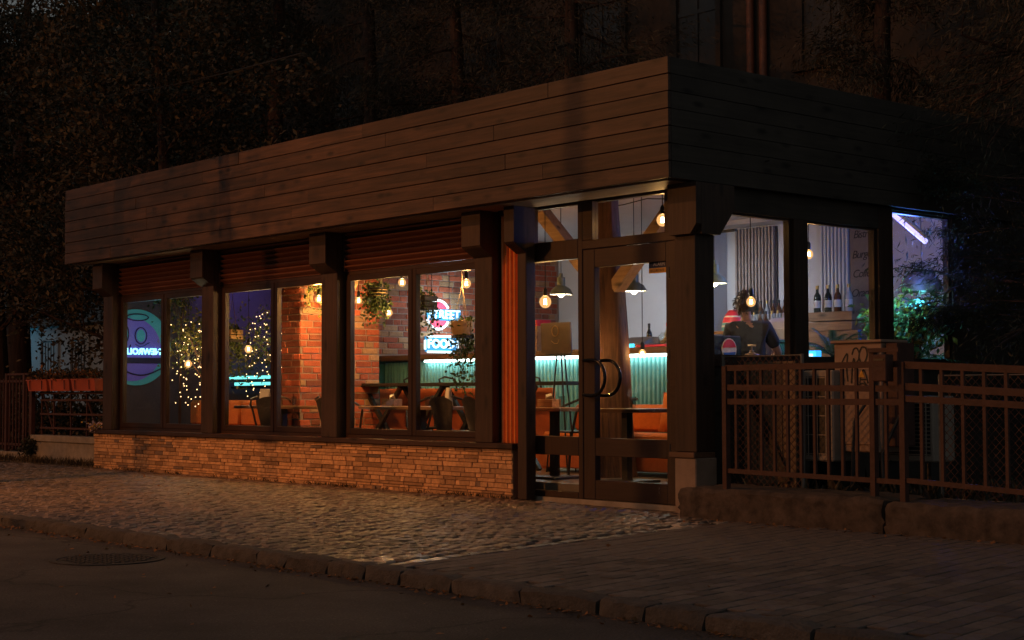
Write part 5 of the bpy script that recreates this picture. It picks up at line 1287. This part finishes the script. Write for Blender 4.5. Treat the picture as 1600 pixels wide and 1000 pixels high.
def arm(s, sh, el, wr, hd, ti):
    pv('sh'+s,sh,.062,'upper'); pv('el'+s,el,.042,'sh'+s); pv('fa'+s,tuple(Vector(el).lerp(Vector(wr),.35)),.041,'el'+s); pv('wr'+s,wr,(.027,.024),'fa'+s); pv('pa'+s,hd,(.034,.016),'wr'+s)
    d = (Vector(ti)-Vector(hd)).normalized(); sd = d.cross(Vector((0,0,1))).normalized()
    for i, (o_, L_) in enumerate(((-.028,.055),(-.010,.068),(.010,.07),(.028,.058))):
        a = Vector(hd)+sd*o_+d*.03; pv(f'f{i}a{s}',tuple(a),.0095,'pa'+s); pv(f'f{i}b{s}',tuple(a+d*L_*.55),.0085,f'f{i}a{s}'); pv(f'f{i}c{s}',tuple(a+d*L_*.9+Vector((0,0,-.03))),.007,f'f{i}b{s}')
    t0 = Vector(hd)-d*.01+sd*(-.035 if s=='L' else .035)*(1); pv('t0'+s,tuple(t0),.010,'pa'+s); pv('t1'+s,tuple(t0+d*.04+sd*(-.02 if s=='L' else .02)),.0085,'t0'+s)
arm('L',(-.185,.04,1.425),(-.235,.03,1.12),(-.19,.22,.94),(-.175,.30,.935),(-.165,.40,.93))
arm('R',(.165,.06,1.435),(.29,.16,1.17),(.16,.36,1.075),(.10,.42,1.08),(.02,.48,1.07))
for s, x in (('L',-.09),('R',.09)):
    pv('hip'+s,(x,0,.84),.10,'pelvis'); pv('kn'+s,(x*1.05,.01,.47),.062,'hip'+s); pv('ca'+s,(x*1.05,-.01,.34),.058,'kn'+s); pv('an'+s,(x*1.05,-.015,.075),.036,'ca'+s); pv('to'+s,(x*1.15,.13,.035),(.04,.025),'an'+s)
skin_mesh('body',verts,edges,rad,'skin',per)
def sub(keys, infl, ov={}):
    idx = {k:i for i,k in enumerate(keys)}; v = [ov.get(k, verts[P[k]]) for k in keys]; e = [(idx[a],idx[b]) for a,b in [(k1,k2) for k1 in keys for k2 in keys] if (P[a],P[b]) in edges]
    r = [tuple(q*infl.get(k,1.0)+.012 for q in (rad[P[k]] if isinstance(rad[P[k]],tuple) else (rad[P[k]],)*2)) for k in keys]
    return v, e, r
elL = tuple(Vector(verts[P['shL']]).lerp(Vector(verts[P['elL']]),.82)); elR = tuple(Vector(verts[P['shR']]).lerp(Vector(verts[P['elR']]),.80))
v_, e_, r_ = sub(['pelvis','waist','chest','upper','neck0','shL','elL','shR','elR'],{'pelvis':1.08,'waist':1.12,'chest':1.08,'upper':1.2,'neck0':1.1,'shL':1.08,'elL':1.35,'shR':1.08,'elR':1.35},{'elL':elL,'elR':elR,'neck0':(-.02,.066,1.45),'pelvis':(0,0,.86)})
skin_mesh('t_shirt',v_,e_,r_,'shirt',per)
v_, e_, r_ = sub(['pelvis','hipL','knL','caL','anL','hipR','knR','caR','anR'],{'anL':1.3,'anR':1.3},{'pelvis':(0,0,.87)})
skin_mesh('trousers',v_,e_,r_,'trousers',per)
m = MB(); n_ = 18
hv = []
for i in range(9):
    t = i/8*math.pi*.80
    for k in range(n_):
        a = 2*math.pi*k/n_; lo = 1.0; zz = math.cos(t)
        if math.sin(a) > 0.35 and zz < 0.25: zz = 0.25
        jx = 1+.05*math.sin(a*5+i*2); hv.append((-.04+.092*math.sin(t)*math.cos(a)*jx,.118+.108*math.sin(t)*math.sin(a)*jx,1.668+.108*zz*(1+.03*math.sin(a*7+i))))
m.add(hv,[(i*n_+k,i*n_+(k+1)%n_,(i+1)*n_+(k+1)%n_,(i+1)*n_+k) for i in range(8) for k in range(n_)]); hr = m.build('hair','hair',per,smooth=True)
C = [np.array(v)*1 for v in hv for _ in range(5)]; C = [c+nrg.normal(0,.008,3) for c in C]
leaves('hair_tufts',C,.04,.010,['hair'],per,seed=8,dirs=[(c-np.array((-.04,.118,1.67)))*6+np.array((0,0,-.3)) for c in C],spread=.5)
for sx in (-.03,.03):
    m = MB(); m.ball((-.04+sx,.222,1.672),.012,8,6); m.build('eye','label_white',per,smooth=True)
m = MB(); m.tube([(-.065,.212,1.612),(-.04,.218,1.609),(-.015,.212,1.612)],.006,6); m.build('mouth','red_print',per)
per.location = (-1.3,2.5,.212); per.rotation_euler = (0,0,math.radians(40)); per.scale = (.98,.98,.98)

mt_ = thing('floor_mat','thick dark rubber mat under the feet of the barista','mat',(-1.3,2.5,.151))
m = MB(); m.cbox(-1.85,-.75,2.2,2.8,.151,.211,.006); m.build('pad','black_metal',mt_)

# ------------------------------------------------------------------ right-hand yard: stone wall, railing, boxes
def rough_block(name, label, cat, x0, x1, y0, y1, z0, z1, seed, mat='mossy_stone'):
    t = thing(name, label, cat, ((x0+x1)/2,(y0+y1)/2,z0)); g_ = random.Random(seed)
    nx_, nz = max(3,int((x1-x0)/.09)), 5; ny = 6; V_ = []; F_l = []
    prof = [(y0,z0-.04)]+[(y0,z0+(z1-z0-.03)*k/nz) for k in range(1,nz+1)]+[(y0+.02,z1)]+[(y0+.02+(y1-y0-.04)*k/ny,z1) for k in range(1,ny+1)]+[(y1,z1-.03),(y1,z0-.04)]
    n = len(prof)
    for i in range(nx_+1):
        x = x0+(x1-x0)*i/nx_; e = .022 if i in (0,nx_) else 0
        for (y,z) in prof:
            V_.append((x+g_.uniform(-.012,.012), y+g_.uniform(-.012,.012)+(e if y < (y0+y1)/2 else -e), z+g_.uniform(-.010,.010)-(e if z > z0+.05 else 0)))
    for i in range(nx_):
        for k in range(n-1): F_l.append((i*n+k,(i+1)*n+k,(i+1)*n+k+1,i*n+k+1))
    F_l.append(tuple(range(n-1,-1,-1))); F_l.append(tuple(range(nx_*n,nx_*n+n)))
    m = MB(); m.add(V_,F_l); m.build('block',mat,t,smooth=True); return t
rough_block('stone_wall','low mossy stone wall block next to the corner post','stone wall',.06,2.0,0.0,.62,0.0,.235,5)
rough_block('stone_wall','second low mossy stone wall block, right of the crack','stone wall',2.035,5.2,-.02,.60,0.0,.215,6)
m = MB(); m.add([(-.1,.55,.14),(60,.55,.14),(60,40,.14),(-.1,40,.14)],[(0,1,2,3)]); struct(m.build('yard_ground','soil'),'dark earth of the yard behind the railing')
rl = thing('railing','rust-brown metal railing with paired upper rails on the stone wall','railing',(1.3,.1,.2))
def rail(x0,x1,za,zb,w_,h_):
    m = MB(); m.bar((x0,.10,za),(x1,.10,zb),w_,h_); m.build('rail','rust_paint',rl)
for z0,z1,h in ((1.170,1.178,.045),(1.020,1.003,.045),(.910,.910,.045),(.375,.350,.035)): rail(.50,2.125,z0,z1,.03,h)
for k in range(12):
    x = .60+k*.126; m = MB(); m.box(x-.011,x+.011,.089,.111,.37,1.15); m.build('baluster','rust_paint',rl)
m = MB(); m.box(.475,.515,.075,.125,.22,1.185); m.build('post','rust_paint',rl)
m = MB(); m.box(1.86,1.90,.075,.125,.22,1.285); m.build('post','rust_paint',rl)
rl2 = thing('railing','second rust-brown metal railing running right from the gate post','railing',(3.5,.1,.2))
for z0,z1,h in ((1.170,1.00,.05),(1.018,.85,.05),(.935,.77,.045),(.365,.20,.035)):
    m = MB(); m.bar((2.15,.10,z0),(5.6,.10,z1),.03,h); m.build('rail','rust_paint',rl2)
for k in range(14):
    x = 2.28+k*.165; d = (x-2.15)*.049; m = MB(); m.box(x-.012,x+.012,.089,.111,.36-d,1.15-d); m.build('baluster','rust_paint',rl2)
for x in (2.13,4.4):
    m = MB(); m.box(x-.022,x+.022,.075,.125,.19,1.19-(x-2.13)*.049); m.build('post','rust_paint',rl2)
gb = thing('letter_box','rust-brown metal box fixed to the railing post','box',(2.0,.03,1.05))
m = MB(); m.cbox(1.955,2.075,-.02,.072,1.055,1.245,.006); m.build('body','rust_paint',gb)
m = MB(); m.box(1.975,2.055,-.024,-.021,1.20,1.215); m.build('slot','black_metal',gb)
m = MB(); m.box(1.86,2.12,.06,.10,1.262,1.292); m.build('bracket','rust_paint',gb)
# chain-link
def chain(name,label,x0,x1,y,z0,z1,step=.062):
    t = thing(name,label,'fence',((x0+x1)/2,y,z0)); m = MB(); H = z1-z0
    def ln(xa,za,xb,zb): m.bar((xa,y,za),(xb,y+.002,zb),.0038,.0038,(0,1,0))
    k = -int(H/step)-1
    while x0+k*step < x1:
        xs = x0+k*step
        a = max(x0,xs); b = min(x1,xs+H)
        if b > a:
            ln(a,z0+(a-xs),b,z0+(b-xs)); ln(a,z1-(a-xs),b,z1-(b-xs))
        k += 1
    stuff(m.build('mesh','rust_paint',t))
    for x in (x0,x1):
        m = MB(); m.tube([(x,y,z0-.1),(x,y,z1+.01)],.016,8); m.build('post','galv',t)
    for z in (z0,z1):
        m = MB(); m.tube([(x0,y,z),(x1,y,z)],.006,6); m.build('wire','galv',t)
chain('chain_link_fence','chain-link fence panel between the corner post and the railing',-.02,.80,.66,.18,1.275)
chain('chain_link_fence','chain-link fence behind the second railing',2.0,4.6,.75,.2,1.10)
hp = thing('plywood_screen','plywood sheets behind the chain-link panel by the corner','screen',(.2,.9,.15))
for k in range(4):
    m = MB(); m.box(-.02+k*.135,.11+k*.135,.92+(k%2)*.006,.945,.15,1.235); m.build('board','ply',hp)
m = MB(); m.bar((.0,.90,1.1),(.45,.90,.25),.07,.02,(0,1,0)); m.build('brace','black_metal',hp)
# air conditioners and meter box
def aircon(label,x0,x1,y0,z0,z1,bars):
    t = thing('air_conditioner',label,'air conditioner',((x0+x1)/2,y0+.14,z0))
    m = MB(); m.cbox(x0,x1,y0,y0+.30,z0,z1,.012); m.build('casing','ac_metal',t)
    xc,zc = x0+(x1-x0)*.42,(z0+z1)/2; r = min((x1-x0)*.36,(z1-z0)*.40)
    m = MB(); m.box(x0+.03,x1-.03,y0-.004,y0-.001,z0+.05,z1-.05); m.build('recess','black_metal',t)
    n = 5 if bars else 14
    for k in range(n):
        m = MB(); zz = z0+.06+(z1-z0-.12)*k/(n-1); m.box(x0+.03,x1-.03,y0-.012,y0-.005,zz-.004,zz+.004); m.build('grille_bar','ac_metal',t)
    for k in range(3):
        m = MB(); xx = x0+.06+(x1-x0-.12)*k/2; m.box(xx-.005,xx+.005,y0-.019,y0-.013,z0+.05,z1-.05); m.build('grille_bar','ac_metal',t)
    for xx in (x0+.06,x1-.06):
        m = MB(); m.box(xx-.02,xx+.02,y0+.02,y0+.28,.14,z0-.001); m.build('foot','black_metal',t)
aircon('tall narrow air conditioner with white window-like grille behind the railing',.46,.76,1.10,.42,1.16,True)
aircon('wide louvred air conditioner below the meter box',.82,1.40,1.55,.42,.95,False)
bx = thing('meter_box','tan metal meter box with black graffiti above the railing','electrical box',(.92,1.25,.98))
m = MB(); m.cbox(.70,1.165,1.20,1.50,.50,1.375,.008); m.build('cabinet','box_paint',bx)
m = MB(); m.cbox(.68,1.185,1.17,1.53,1.376,1.40,.006); m.build('lid','box_paint',bx)
m = MB(); m.cbox(.73,1.135,1.190,1.199,.56,1.335,.004); m.build('door','box_paint',bx)
def stroke(pts,r=.007): return [(.735+p[0]*.4, 1.187, 1.02+p[1]*.31) for p in pts], r
sts = [[(.12,.62),(.2,.8),(.28,.92),(.24,.5),(.27,.15)],[(.36,.1),(.38,.5),(.42,.8),(.46,.6),(.44,.4),(.52,.55),(.5,.12)],
       [(.38,.85),(.42,1.0),(.5,1.03),(.56,.9),(.54,.7),(.46,.62)],[(.56,.9),(.62,1.05),(.72,1.03),(.76,.85),(.7,.65),(.6,.6),(.56,.75)],
       [(.8,.55),(.82,.8),(.86,.95),(.95,.97),(1.0,.88)],[(.56,.1),(.6,.35),(.66,.48),(.72,.3),(.76,.1)],[(.58,.2),(.74,.2)],[(.5,.02),(.62,.12),(.8,.0)],[(.66,.15),(.9,-.2),(1.0,-.25)]]
m = MB()
for s in sts:
    p, r = stroke(s); 
    q = []
    for i in range(len(p)-1):
        for k in range(4): q.append(tuple(Vector(p[i]).lerp(Vector(p[i+1]),k/4)))
    q.append(p[-1])
    for _ in range(2): q = [q[0]]+[tuple((Vector(q[i-1])+Vector(q[i])*2+Vector(q[i+1]))/4) for i in range(1,len(q)-1)]+[q[-1]]
    m.tube(q,r,5)
m.v = [(v[0], 1.187+(v[1]-1.187)*.15, v[2]) for v in m.v]
m.build('graffiti','graffiti_ink',bx)
m = MB(); m.prism([(.95,1.10),(1.01,1.10),(.98,1.16)],'y',1.184,1.1885); m.build('warning_mark','yellow',bx)
mb2 = thing('junction_box','narrow brown junction box just right of the meter box','electrical box',(1.26,1.3,.9))
m = MB(); m.cbox(1.19,1.30,1.22,1.45,.55,1.37,.006); m.build('cabinet','rust_paint',mb2)
for i,pts in enumerate(([(1.05,1.15,.9),(1.0,1.05,.75),(1.02,1.0,.4),(1.0,1.0,.15)],[(1.4,1.1,.8),(1.3,1.0,.5),(1.35,.95,.16)])):
    m = MB(); m.tube(pts,.014,8); o = m.build('drain_hose','black_metal',None,smooth=True); tag(o,('black hose hanging below the meter box','black hose hanging right of the louvred air conditioner')[i],'hose')

# ------------------------------------------------------------------ left-hand fence with planters
lw = thing('low_wall','low rendered wall with a capping left of the plinth','wall',(-12,.7,0))
m = MB(); m.cbox(-13.25,-10.96,.58,.80,-.15,.30,.006); m.build('body','concrete',lw)
m = MB(); m.cbox(-13.28,-10.955,.555,.83,.305,.395,.008); m.build('capping','concrete',lw)
lw2 = thing('low_wall','lower rendered wall under the picket gate at the left edge','wall',(-14.5,.7,0))
m = MB(); m.cbox(-19,-13.30,.58,.80,-.15,.13,.006); m.build('body','concrete',lw2)
fl = thing('railing','brown metal railing with horizontal rails under the red planters','railing',(-12,.65,.4))
for z in (1.0,.90,.70,.50):
    m = MB(); m.bar((-13.15,.66,z),(-10.98,.66,z),.02,.028); m.build('rail','rust_paint',fl)
for x in (-13.15,-12.75,-12.2,-11.7,-11.15):
    m = MB(); m.box(x-.012,x+.012,.674,.698,.396,1.02); m.build('baluster','rust_paint',fl)
for a,b in (((-13.12,.98),(-12.75,.42)),((-11.75,.98),(-11.35,.42))):
    m = MB(); m.bar((a[0],.69,a[1]),(b[0],.69,b[1]),.02,.02,(0,1,0)); m.build('brace','rust_paint',fl)
def planter(label,xc,yc,z,l):
    p = thing('planter',label,'planter',(xc,yc,z),'red planters on the left railing')
    m = MB(); h = .15
    m.add([(xc-l/2+.02,yc-.06,z),(xc+l/2-.02,yc-.06,z),(xc+l/2-.02,yc+.06,z),(xc-l/2+.02,yc+.06,z),(xc-l/2,yc-.08,z+h),(xc+l/2,yc-.08,z+h),(xc+l/2,yc+.08,z+h),(xc-l/2,yc+.08,z+h)],[(0,3,2,1),(4,5,6,7),(0,1,5,4),(1,2,6,5),(2,3,7,6),(3,0,4,7)])
    m.build('trough','red_plastic',p)
    m = MB(); m.box(xc-l/2-.008,xc+l/2+.008,yc-.09,yc+.09,z+h+.001,z+h+.016); m.build('rim','red_plastic',p)
    for dx in (-.3,.3):
        m = MB(); m.bar((xc+dx*l,yc-.087,z+.02),(xc+dx*l,yc-.093,z+h),.012,.008,(0,1,0)); m.build('hook','black_metal',p)
    g_ = np.random.default_rng(int(abs(xc)*100)); C = np.stack([g_.uniform(xc-l/2,xc+l/2,420),g_.normal(yc,.06,420),z+h+.02+np.abs(g_.normal(0,.055,420))],1)
    stuff(leaves('plants',C,.05,.035,['leaf','needle_dark','dead_leaf'],p,seed=5,up=.4))
planter('red plastic planter at the left end of the railing',-12.95,.58,1.03,.66)
planter('red plastic planter in the middle of the railing',-12.22,.58,1.03,.66)
planter('red plastic planter touching the leftmost cafe post',-11.47,.58,1.03,.72)
gt = thing('picket_gate','brown metal picket gate at the far left edge','gate',(-14.3,.62,.15))
for z in (1.18,.24):
    m = MB(); m.bar((-15.6,.62,z),(-13.42,.62,z),.02,.035); m.build('rail','rust_paint',gt)
for k in range(19):
    x = -15.55+k*.118; m = MB(); m.box(x-.013,x+.013,.61,.63,.16,1.22+(.06 if k%4==0 else 0)); m.build('picket','rust_paint',gt)
for x in (-14.25,-13.62,-13.36):
    m = MB(); m.box(x-.03,x+.03,.60,.66,.13,1.30); m.build('post','rust_paint',gt)
m = MB(); m.bar((-14.25,.63,1.285),(-13.36,.63,1.285),.05,.03); m.build('top_bar','rust_paint',gt)
m = MB(); C = np.random.default_rng(4).normal(0,1,(260,3))*np.array([.09,.05,.07])+np.array([-13.2,.50,.22]); o = thing('weed','small dark weed growing at the end of the rendered wall','plant',(-13.2,.5,.1)); leaves('leaves',C,.06,.04,['needle_dark'],o,seed=6)
fw = thing('flowers','small bunch of pale and yellow flowers on the left end of the plinth','flowers',(-10.9,.45,.46))
C = np.random.default_rng(9).normal(0,1,(150,3))*np.array([.085,.03,.028])+np.array([-10.87,.41,.545]); leaves('petals',C,.032,.026,['flower_mix','flower_mix','flower_yellow'],fw,seed=9,up=.3)
m = MB(); m.lathe((-10.87,.41,.512),[(.001,0),(.06,0),(.075,.02),(.001,.021)],10); m.build('base','rope',fw)
# grass tufts along wall foot
g_ = np.random.default_rng(12); C = np.stack([g_.uniform(-18,-11,1600),.52-np.abs(g_.normal(0,.06,1600)),np.zeros(1600)-.01],1)
o = leaves('grass',C,.13,.012,['needle','leaf'],None,seed=12,up=1.6); stuff(o); o['label'] = 'tufts of grass along the foot of the left wall'
g_ = np.random.default_rng(13); C = np.stack([g_.uniform(.1,6,1500),g_.uniform(.55,2.2,1500),np.zeros(1500)+.14],1)
o = leaves('undergrowth',C,.16,.03,['needle_dark','leaf'],None,seed=13,up=1.2); stuff(o); o['label'] = 'low weeds in the yard behind the railing'

# ------------------------------------------------------------------ houses behind
hs = thing('house','tall dark house with bare drainpipes rising behind the cafe','house',(-12,14,0))
m = MB(); m.box(-30,8,13.0,20,-.1,13.5); m.build('wall','house_wall',hs)
def hwin(x0,x1,z0,z1):
    m = MB(); m.box(x0-.12,x0,12.93,12.999,z0-.1,z1+.12); m.box(x1,x1+.12,12.93,12.999,z0-.1,z1+.12); m.box(x0,x1,12.93,12.999,z1,z1+.12); m.box(x0-.2,x1+.2,12.86,12.999,z0-.14,z0)
    f = m.build('window','house_wall',hs)
    m = MB(); m.box(x0,x1,12.985,12.998,z0,z1); m.build('pane','house_dark',f)
    m = MB(); xm = (x0+x1)/2; m.box(xm-.03,xm+.03,12.96,12.984,z0,z1); m.box(x0,xm-.031,12.962,12.984,z0+(z1-z0)*.68,z0+(z1-z0)*.72); m.box(xm+.031,x1,12.962,12.984,z0+(z1-z0)*.68,z0+(z1-z0)*.72); m.build('glazing_bar','house_dark',f)
for x0,x1,z0,z1 in ((-18.6,-17.25,6.9,8.75),(-8.85,-7.7,6.85,9.0),(-14.6,-13.4,6.9,8.9),(-11.9,-10.9,6.8,8.9),(-3.5,-2.4,6.8,8.9),(-23.6,-22.4,6.9,8.8)): hwin(x0,x1,z0,z1)
for x in (-10.02,-9.72):
    m = MB(); m.tube([(x,12.9,.1),(x,12.9,13.4)],.075,10); m.build('drainpipe','downpipe',hs,smooth=True)
m = MB(); m.prism([(12.5,13.5),(20.5,13.5),(16.5,16.5)],'x',-30.5,8.5); m.build('roof','house_dark',hs)
bh = thing('house','pale house far to the left, its windows lit blue','house',(-36,13,0))
m = MB(); m.box(-46,-30.5,12.0,18,-.1,3.1); m.build('wall','far_wall',bh)
for x0,x1 in ((-40.2,-39.1),(-38.1,-37.0),(-36.0,-34.9)):
    m = MB(); m.box(x0-.1,x0,11.93,11.999,1.55,2.75); m.box(x1,x1+.1,11.93,11.999,1.55,2.75); m.box(x0-.2,x1+.2,11.88,11.999,1.5,1.6); m.box(x0,x1,11.93,11.999,2.65,2.75); f = m.build('window','far_wall',bh)
    m = MB(); m.box(x0,x1,11.985,11.998,1.601,2.65); m.build('pane','house_dark',f)
    m = MB()
    for k in range(5): m.box(x0+.1+k*.2,x0+.2+k*.2,11.97,11.984,1.62,2.6)
    m.build('curtain','far_wall',f)
m = MB(); m.prism([(11.5,3.1),(18.5,3.1),(15,5.2)],'x',-46.5,-30); m.build('roof','house_dark',bh)
m = MB(); m.cbox(-41.6,-41.3,11.8,11.995,2.9,3.05,.01); wl = m.build('wall_lamp','neon_white',bh)
light('house_lamp','SPOT',(-39.9,9.8,3.0),42,(.10,.62,.95),bh,radius=.1,target=(-38.6,12,1.9),spot=80,blend=.6)

# ------------------------------------------------------------------ trees
def limb(m,p,d,L_,r,depth,tips,g_,droop=0.0):
    pts = [p]; rr = [r]; n = 5; q = Vector(p); d = Vector(d)
    for k in range(n):
        d = (d+Vector((g_.uniform(-.22,.22),g_.uniform(-.22,.22),g_.uniform(-.15,.18)-droop))).normalized(); q = q+d*(L_/n); pts.append(tuple(q)); rr.append(r*(1-.7*(k+1)/n))
        tips.append((tuple(q),tuple(d)))
        if depth and k >= 1 and g_.random() < .8:
            a = Vector((g_.uniform(-1,1),g_.uniform(-1,1),g_.uniform(-.2,.6))).normalized(); limb(m,tuple(q),(d*.6+a*.8).normalized(),L_*.55,rr[-1]*.6,depth-1,tips,g_,droop)
    m.tube(pts,rr,5,cap=False)
def tree(name,label,x,y,z0,h,r0,crown_z,spread,nleaf,mats,seed,group,lsize=.16,lw=.045,nl=14,droop=0.0,kind='broad',jit=.32):
    t = thing(name,label,'tree',(x,y,z0),group); g_ = random.Random(seed); m = MB(); pts = []; rr = []
    n = 10
    for k in range(n+1):
        s = k/n; pts.append((x+.12*math.sin(s*4+seed),y+.12*math.cos(s*3+seed),z0+h*s)); rr.append(r0*(1-.85*s)+.012+.5*r0*math.exp(-s*22))
    m.tube(pts,rr,9); tips = []
    lm = MB()
    for k in range(nl):
        s = crown_z/h+(1-crown_z/h)*(k+.5)/nl; i = min(n-1,int(s*n)); p = Vector(pts[i]).lerp(Vector(pts[i+1]),s*n-i); a = k*2.4+g_.uniform(-.4,.4)
        up = .35 if kind == 'broad' else -.12
        L_ = spread*(1-.55*abs((s-crown_z/h)/(1-crown_z/h)-.35)) if kind == 'broad' else spread*(1.08-(s-crown_z/h)/(1-crown_z/h))
        limb(m,tuple(p),Vector((math.cos(a),math.sin(a),up)).normalized(),L_,r0*.28*(1.1-s),1,tips,g_,droop)
    m.build('trunk','tree_bark',t,smooth=True)
    q = np.random.default_rng(seed); T = np.array([a for a,b in tips]); D = np.array([b for a,b in tips]); idx = q.integers(0,len(T),nleaf)
    C = T[idx]+q.normal(0,1,(nleaf,3))*jit*np.array([1,1,.8]); dirs = D[idx]*.8+np.array([0,0,-.5 if kind != 'broad' else -.1])
    leaves('crown',C,lsize,lw,list(mats),t,seed=seed,dirs=dirs,spread=.75)
    return t
NEED = ('needle','needle_dark','needle')
BACK = 'trees behind the cafe'
rows_ = [(-14.2,9.3,11,.26,2.5,2.7,'conifer','drooping conifer with a pale trunk behind the middle of the cafe roof'),
 (-17.2,9.6,12,.30,2.0,3.0,'conifer','broad conifer behind the left third of the cafe roof'),
 (-11.0,9.5,11,.26,4.6,2.2,'conifer','thinner conifer with a bare lower trunk behind the right part of the roof'),
 (-5.5,10.8,11,.24,2.4,1.7,'conifer','conifer behind the roof near its right corner'),
 (-20.9,9.5,12,.34,2.6,3.0,'conifer','conifer with a pale lit trunk behind the left half of the roof'),
 (-23.0,7.6,11,.30,1.6,3.2,'broad','big leafy tree behind the left end of the cafe'),
 (-16.9,4.6,7.5,.20,.9,2.9,'broad','leafy tree just left of the cafe, above the red planters'),
 (-25.5,10.5,13,.36,1.5,3.8,'broad','tall leafy tree at the far left, blue house below it'),
 (-24.0,4.6,9,.26,2.2,3.0,'broad','leafy tree at the left edge of the picture'),
 (-30.5,8.0,13,.36,2.6,4.0,'broad','dense tall tree farthest to the left')]
for i,(x,y,h,r0,cz,sp_,kd,lab) in enumerate(rows_):
    tree('conifer' if kd == 'conifer' else 'leafy_tree',lab,x,y,-.1,h,r0,cz,sp_,30000 if kd == 'conifer' else 24000,NEED if kd == 'conifer' else ('leaf','needle_dark','leaf'),50+i,BACK,
         .13 if kd == 'conifer' else .12,.020 if kd == 'conifer' else .065,26 if kd == 'conifer' else 20,.06 if kd == 'conifer' else 0,kd,.20 if kd == 'conifer' else .27)
RG = 'evergreens beside the right flank'
tree('conifer','dark conifer standing close to the third flank window',1.0,5.2,.1,9,.22,1.2,2.0,26000,('needle_dark','needle_dark','needle'),71,RG,.10,.013,32,.08,'conifer',.15)
tree('conifer','dark conifer at the right edge behind the yard',3.6,6.2,.1,9,.24,.6,2.3,28000,('needle_dark','needle_dark','needle'),72,RG,.12,.016,30,.07,'conifer',.26)
tree('conifer','tall conifer at the back right corner of the cafe',-1.2,9.2,.1,12,.26,2.6,2.3,28000,NEED,73,RG,.13,.019,28,.05,'conifer',.28)
tree('conifer','tall conifer behind the yard, top right of the picture',2.4,10.5,.1,13,.28,2.0,2.8,32000,NEED,74,RG,.14,.02,28,.05,'conifer',.30)
sh = thing('shrub','loose shrub catching orange light at the right edge above the railing','shrub',(3.35,2.4,.14))
m = MB(); tips = []; g_ = random.Random(5)
for k in range(12): limb(m,(3.45+g_.uniform(-.1,.1),2.4,.14),(g_.uniform(-.4,.4),g_.uniform(-.4,.4),1),1.55,.02,1,tips,g_)
m.build('stems','bark',sh); q = np.random.default_rng(5); T = np.array([a for a,b in tips if a[2] > .75]); C = T[q.integers(0,len(T),5200)]+q.normal(0,.085,(5200,3)); leaves('foliage',C,.05,.026,['shrub','leaf'],sh,seed=5)
# sprigs of the near conifer in front of the third window
sg = thing('conifer_bough','dark conifer boughs hanging in front of the third flank window','tree bough',(.75,3.6,2.0))
m = MB(); tips = []; g_ = random.Random(9)
for k in range(10):
    z = 1.5+k*.16; limb(m,(1.15,4.0,z),(-.75,-.35,.15+g_.uniform(-.2,.2)),.95,.012,1,tips,g_,.03)
m.build('branch','bark',sg); q = np.random.default_rng(9); T = np.array([a for a,b in tips]); D = np.array([b for a,b in tips]); idx = q.integers(0,len(T),11000); C = T[idx]+q.normal(0,.035,(11000,3)); leaves('sprays',C,.06,.009,['needle_dark'],sg,seed=9,dirs=D[idx]*.8+np.array([0,0,-.5]),spread=.7)
# street tree out of frame to the left: its branches dapple the left end of the fascia
tree('leafy_tree','slim street tree at the kerb in front of the left part of the cafe',-8.0,-3.45,0.0,7.4,.16,4.5,1.75,2300,('leaf','needle_dark'),90,'street trees',.13,.08,14,0,'broad',.30)
# overhead cable, top left
m = MB(); pts = []
for k in range(25):
    s = k/24; pts.append((-24+12.6*s, 4.0, 7.29-1.10*s-.28*math.sin(math.pi*s)))
m.tube(pts,.012,5); o = m.build('overhead_cable','cable',None); tag(o,'thin overhead cable crossing the dark trees at top left','cable')
# street lamp across the road, out of frame
sl_ = thing('street_lamp','tall street lamp with an orange sodium head across the road','street lamp',(LAMP.x,LAMP.y-1.6,-.075),'street lamps')
m = MB(); m.tube([(LAMP.x,LAMP.y-1.6,-.07),(LAMP.x,LAMP.y-1.6,7.3),(LAMP.x,LAMP.y-1.3,7.75),(LAMP.x,LAMP.y-.2,7.82)],[.10,.06,.05,.04],10); m.build('pole','galv',sl_,smooth=True)
m = MB(); m.cbox(LAMP.x-.13,LAMP.x+.13,LAMP.y-.3,LAMP.y+.35,7.74,7.88,.03); m.build('head','galv',sl_)

# dark hedge behind the left railing, and the wood that closes the view
q = np.random.default_rng(44); n = 17000
C = np.stack([q.uniform(-21,-11.1,n), 1.5+q.normal(0,.22,n), np.abs(q.normal(.42,.33,n))],1)
hd_ = thing('hedge','dark clipped hedge behind the red planters and railing','hedge',(-16,1.5,-.1))
leaves('foliage',C,.09,.05,['needle_dark','leaf'],hd_,seed=44)
m = MB()
for k in range(20): m.tube([(-20.8+k*.5,1.5,-.15),(-20.7+k*.5,1.5,.55)],.02,5)
m.build('stems','bark',hd_)
n = 26000; C = np.stack([q.uniform(-110,-28,n), q.uniform(24,34,n), q.uniform(0,20,n)],1)
o = leaves('woods',C,1.5,.9,['needle_dark','leaf'],None,seed=45); stuff(o); o['label'] = 'dark mass of trees closing the view at far left'

# weeds and dirt along the foot of the plinth
q = np.random.default_rng(61); n = 700; cx_ = q.uniform(-10.9,-2.4,60); xx = cx_[q.integers(0,60,n)]+q.normal(0,.05,n)
C = np.stack([xx, .385-np.abs(q.normal(0,.012,n)), np.full(n,-.004)],1)
o = leaves('weeds',C,.05,.008,['needle_dark','leaf'],None,seed=61,up=1.0); stuff(o); o['label'] = 'tiny weeds along the foot of the stone plinth'

n = 15000; C = np.stack([q.uniform(-125,5,n), q.uniform(-46,-38,n), q.uniform(0,17,n)],1)
o = leaves('woods',C,1.7,1.1,['needle_dark','leaf'],None,seed=46); stuff(o); o['label'] = 'dark trees on the far side of the road'

copy_tree(sl_, label='second street lamp standing much farther down the street', loc=(-16.0,-28.6,-.30))
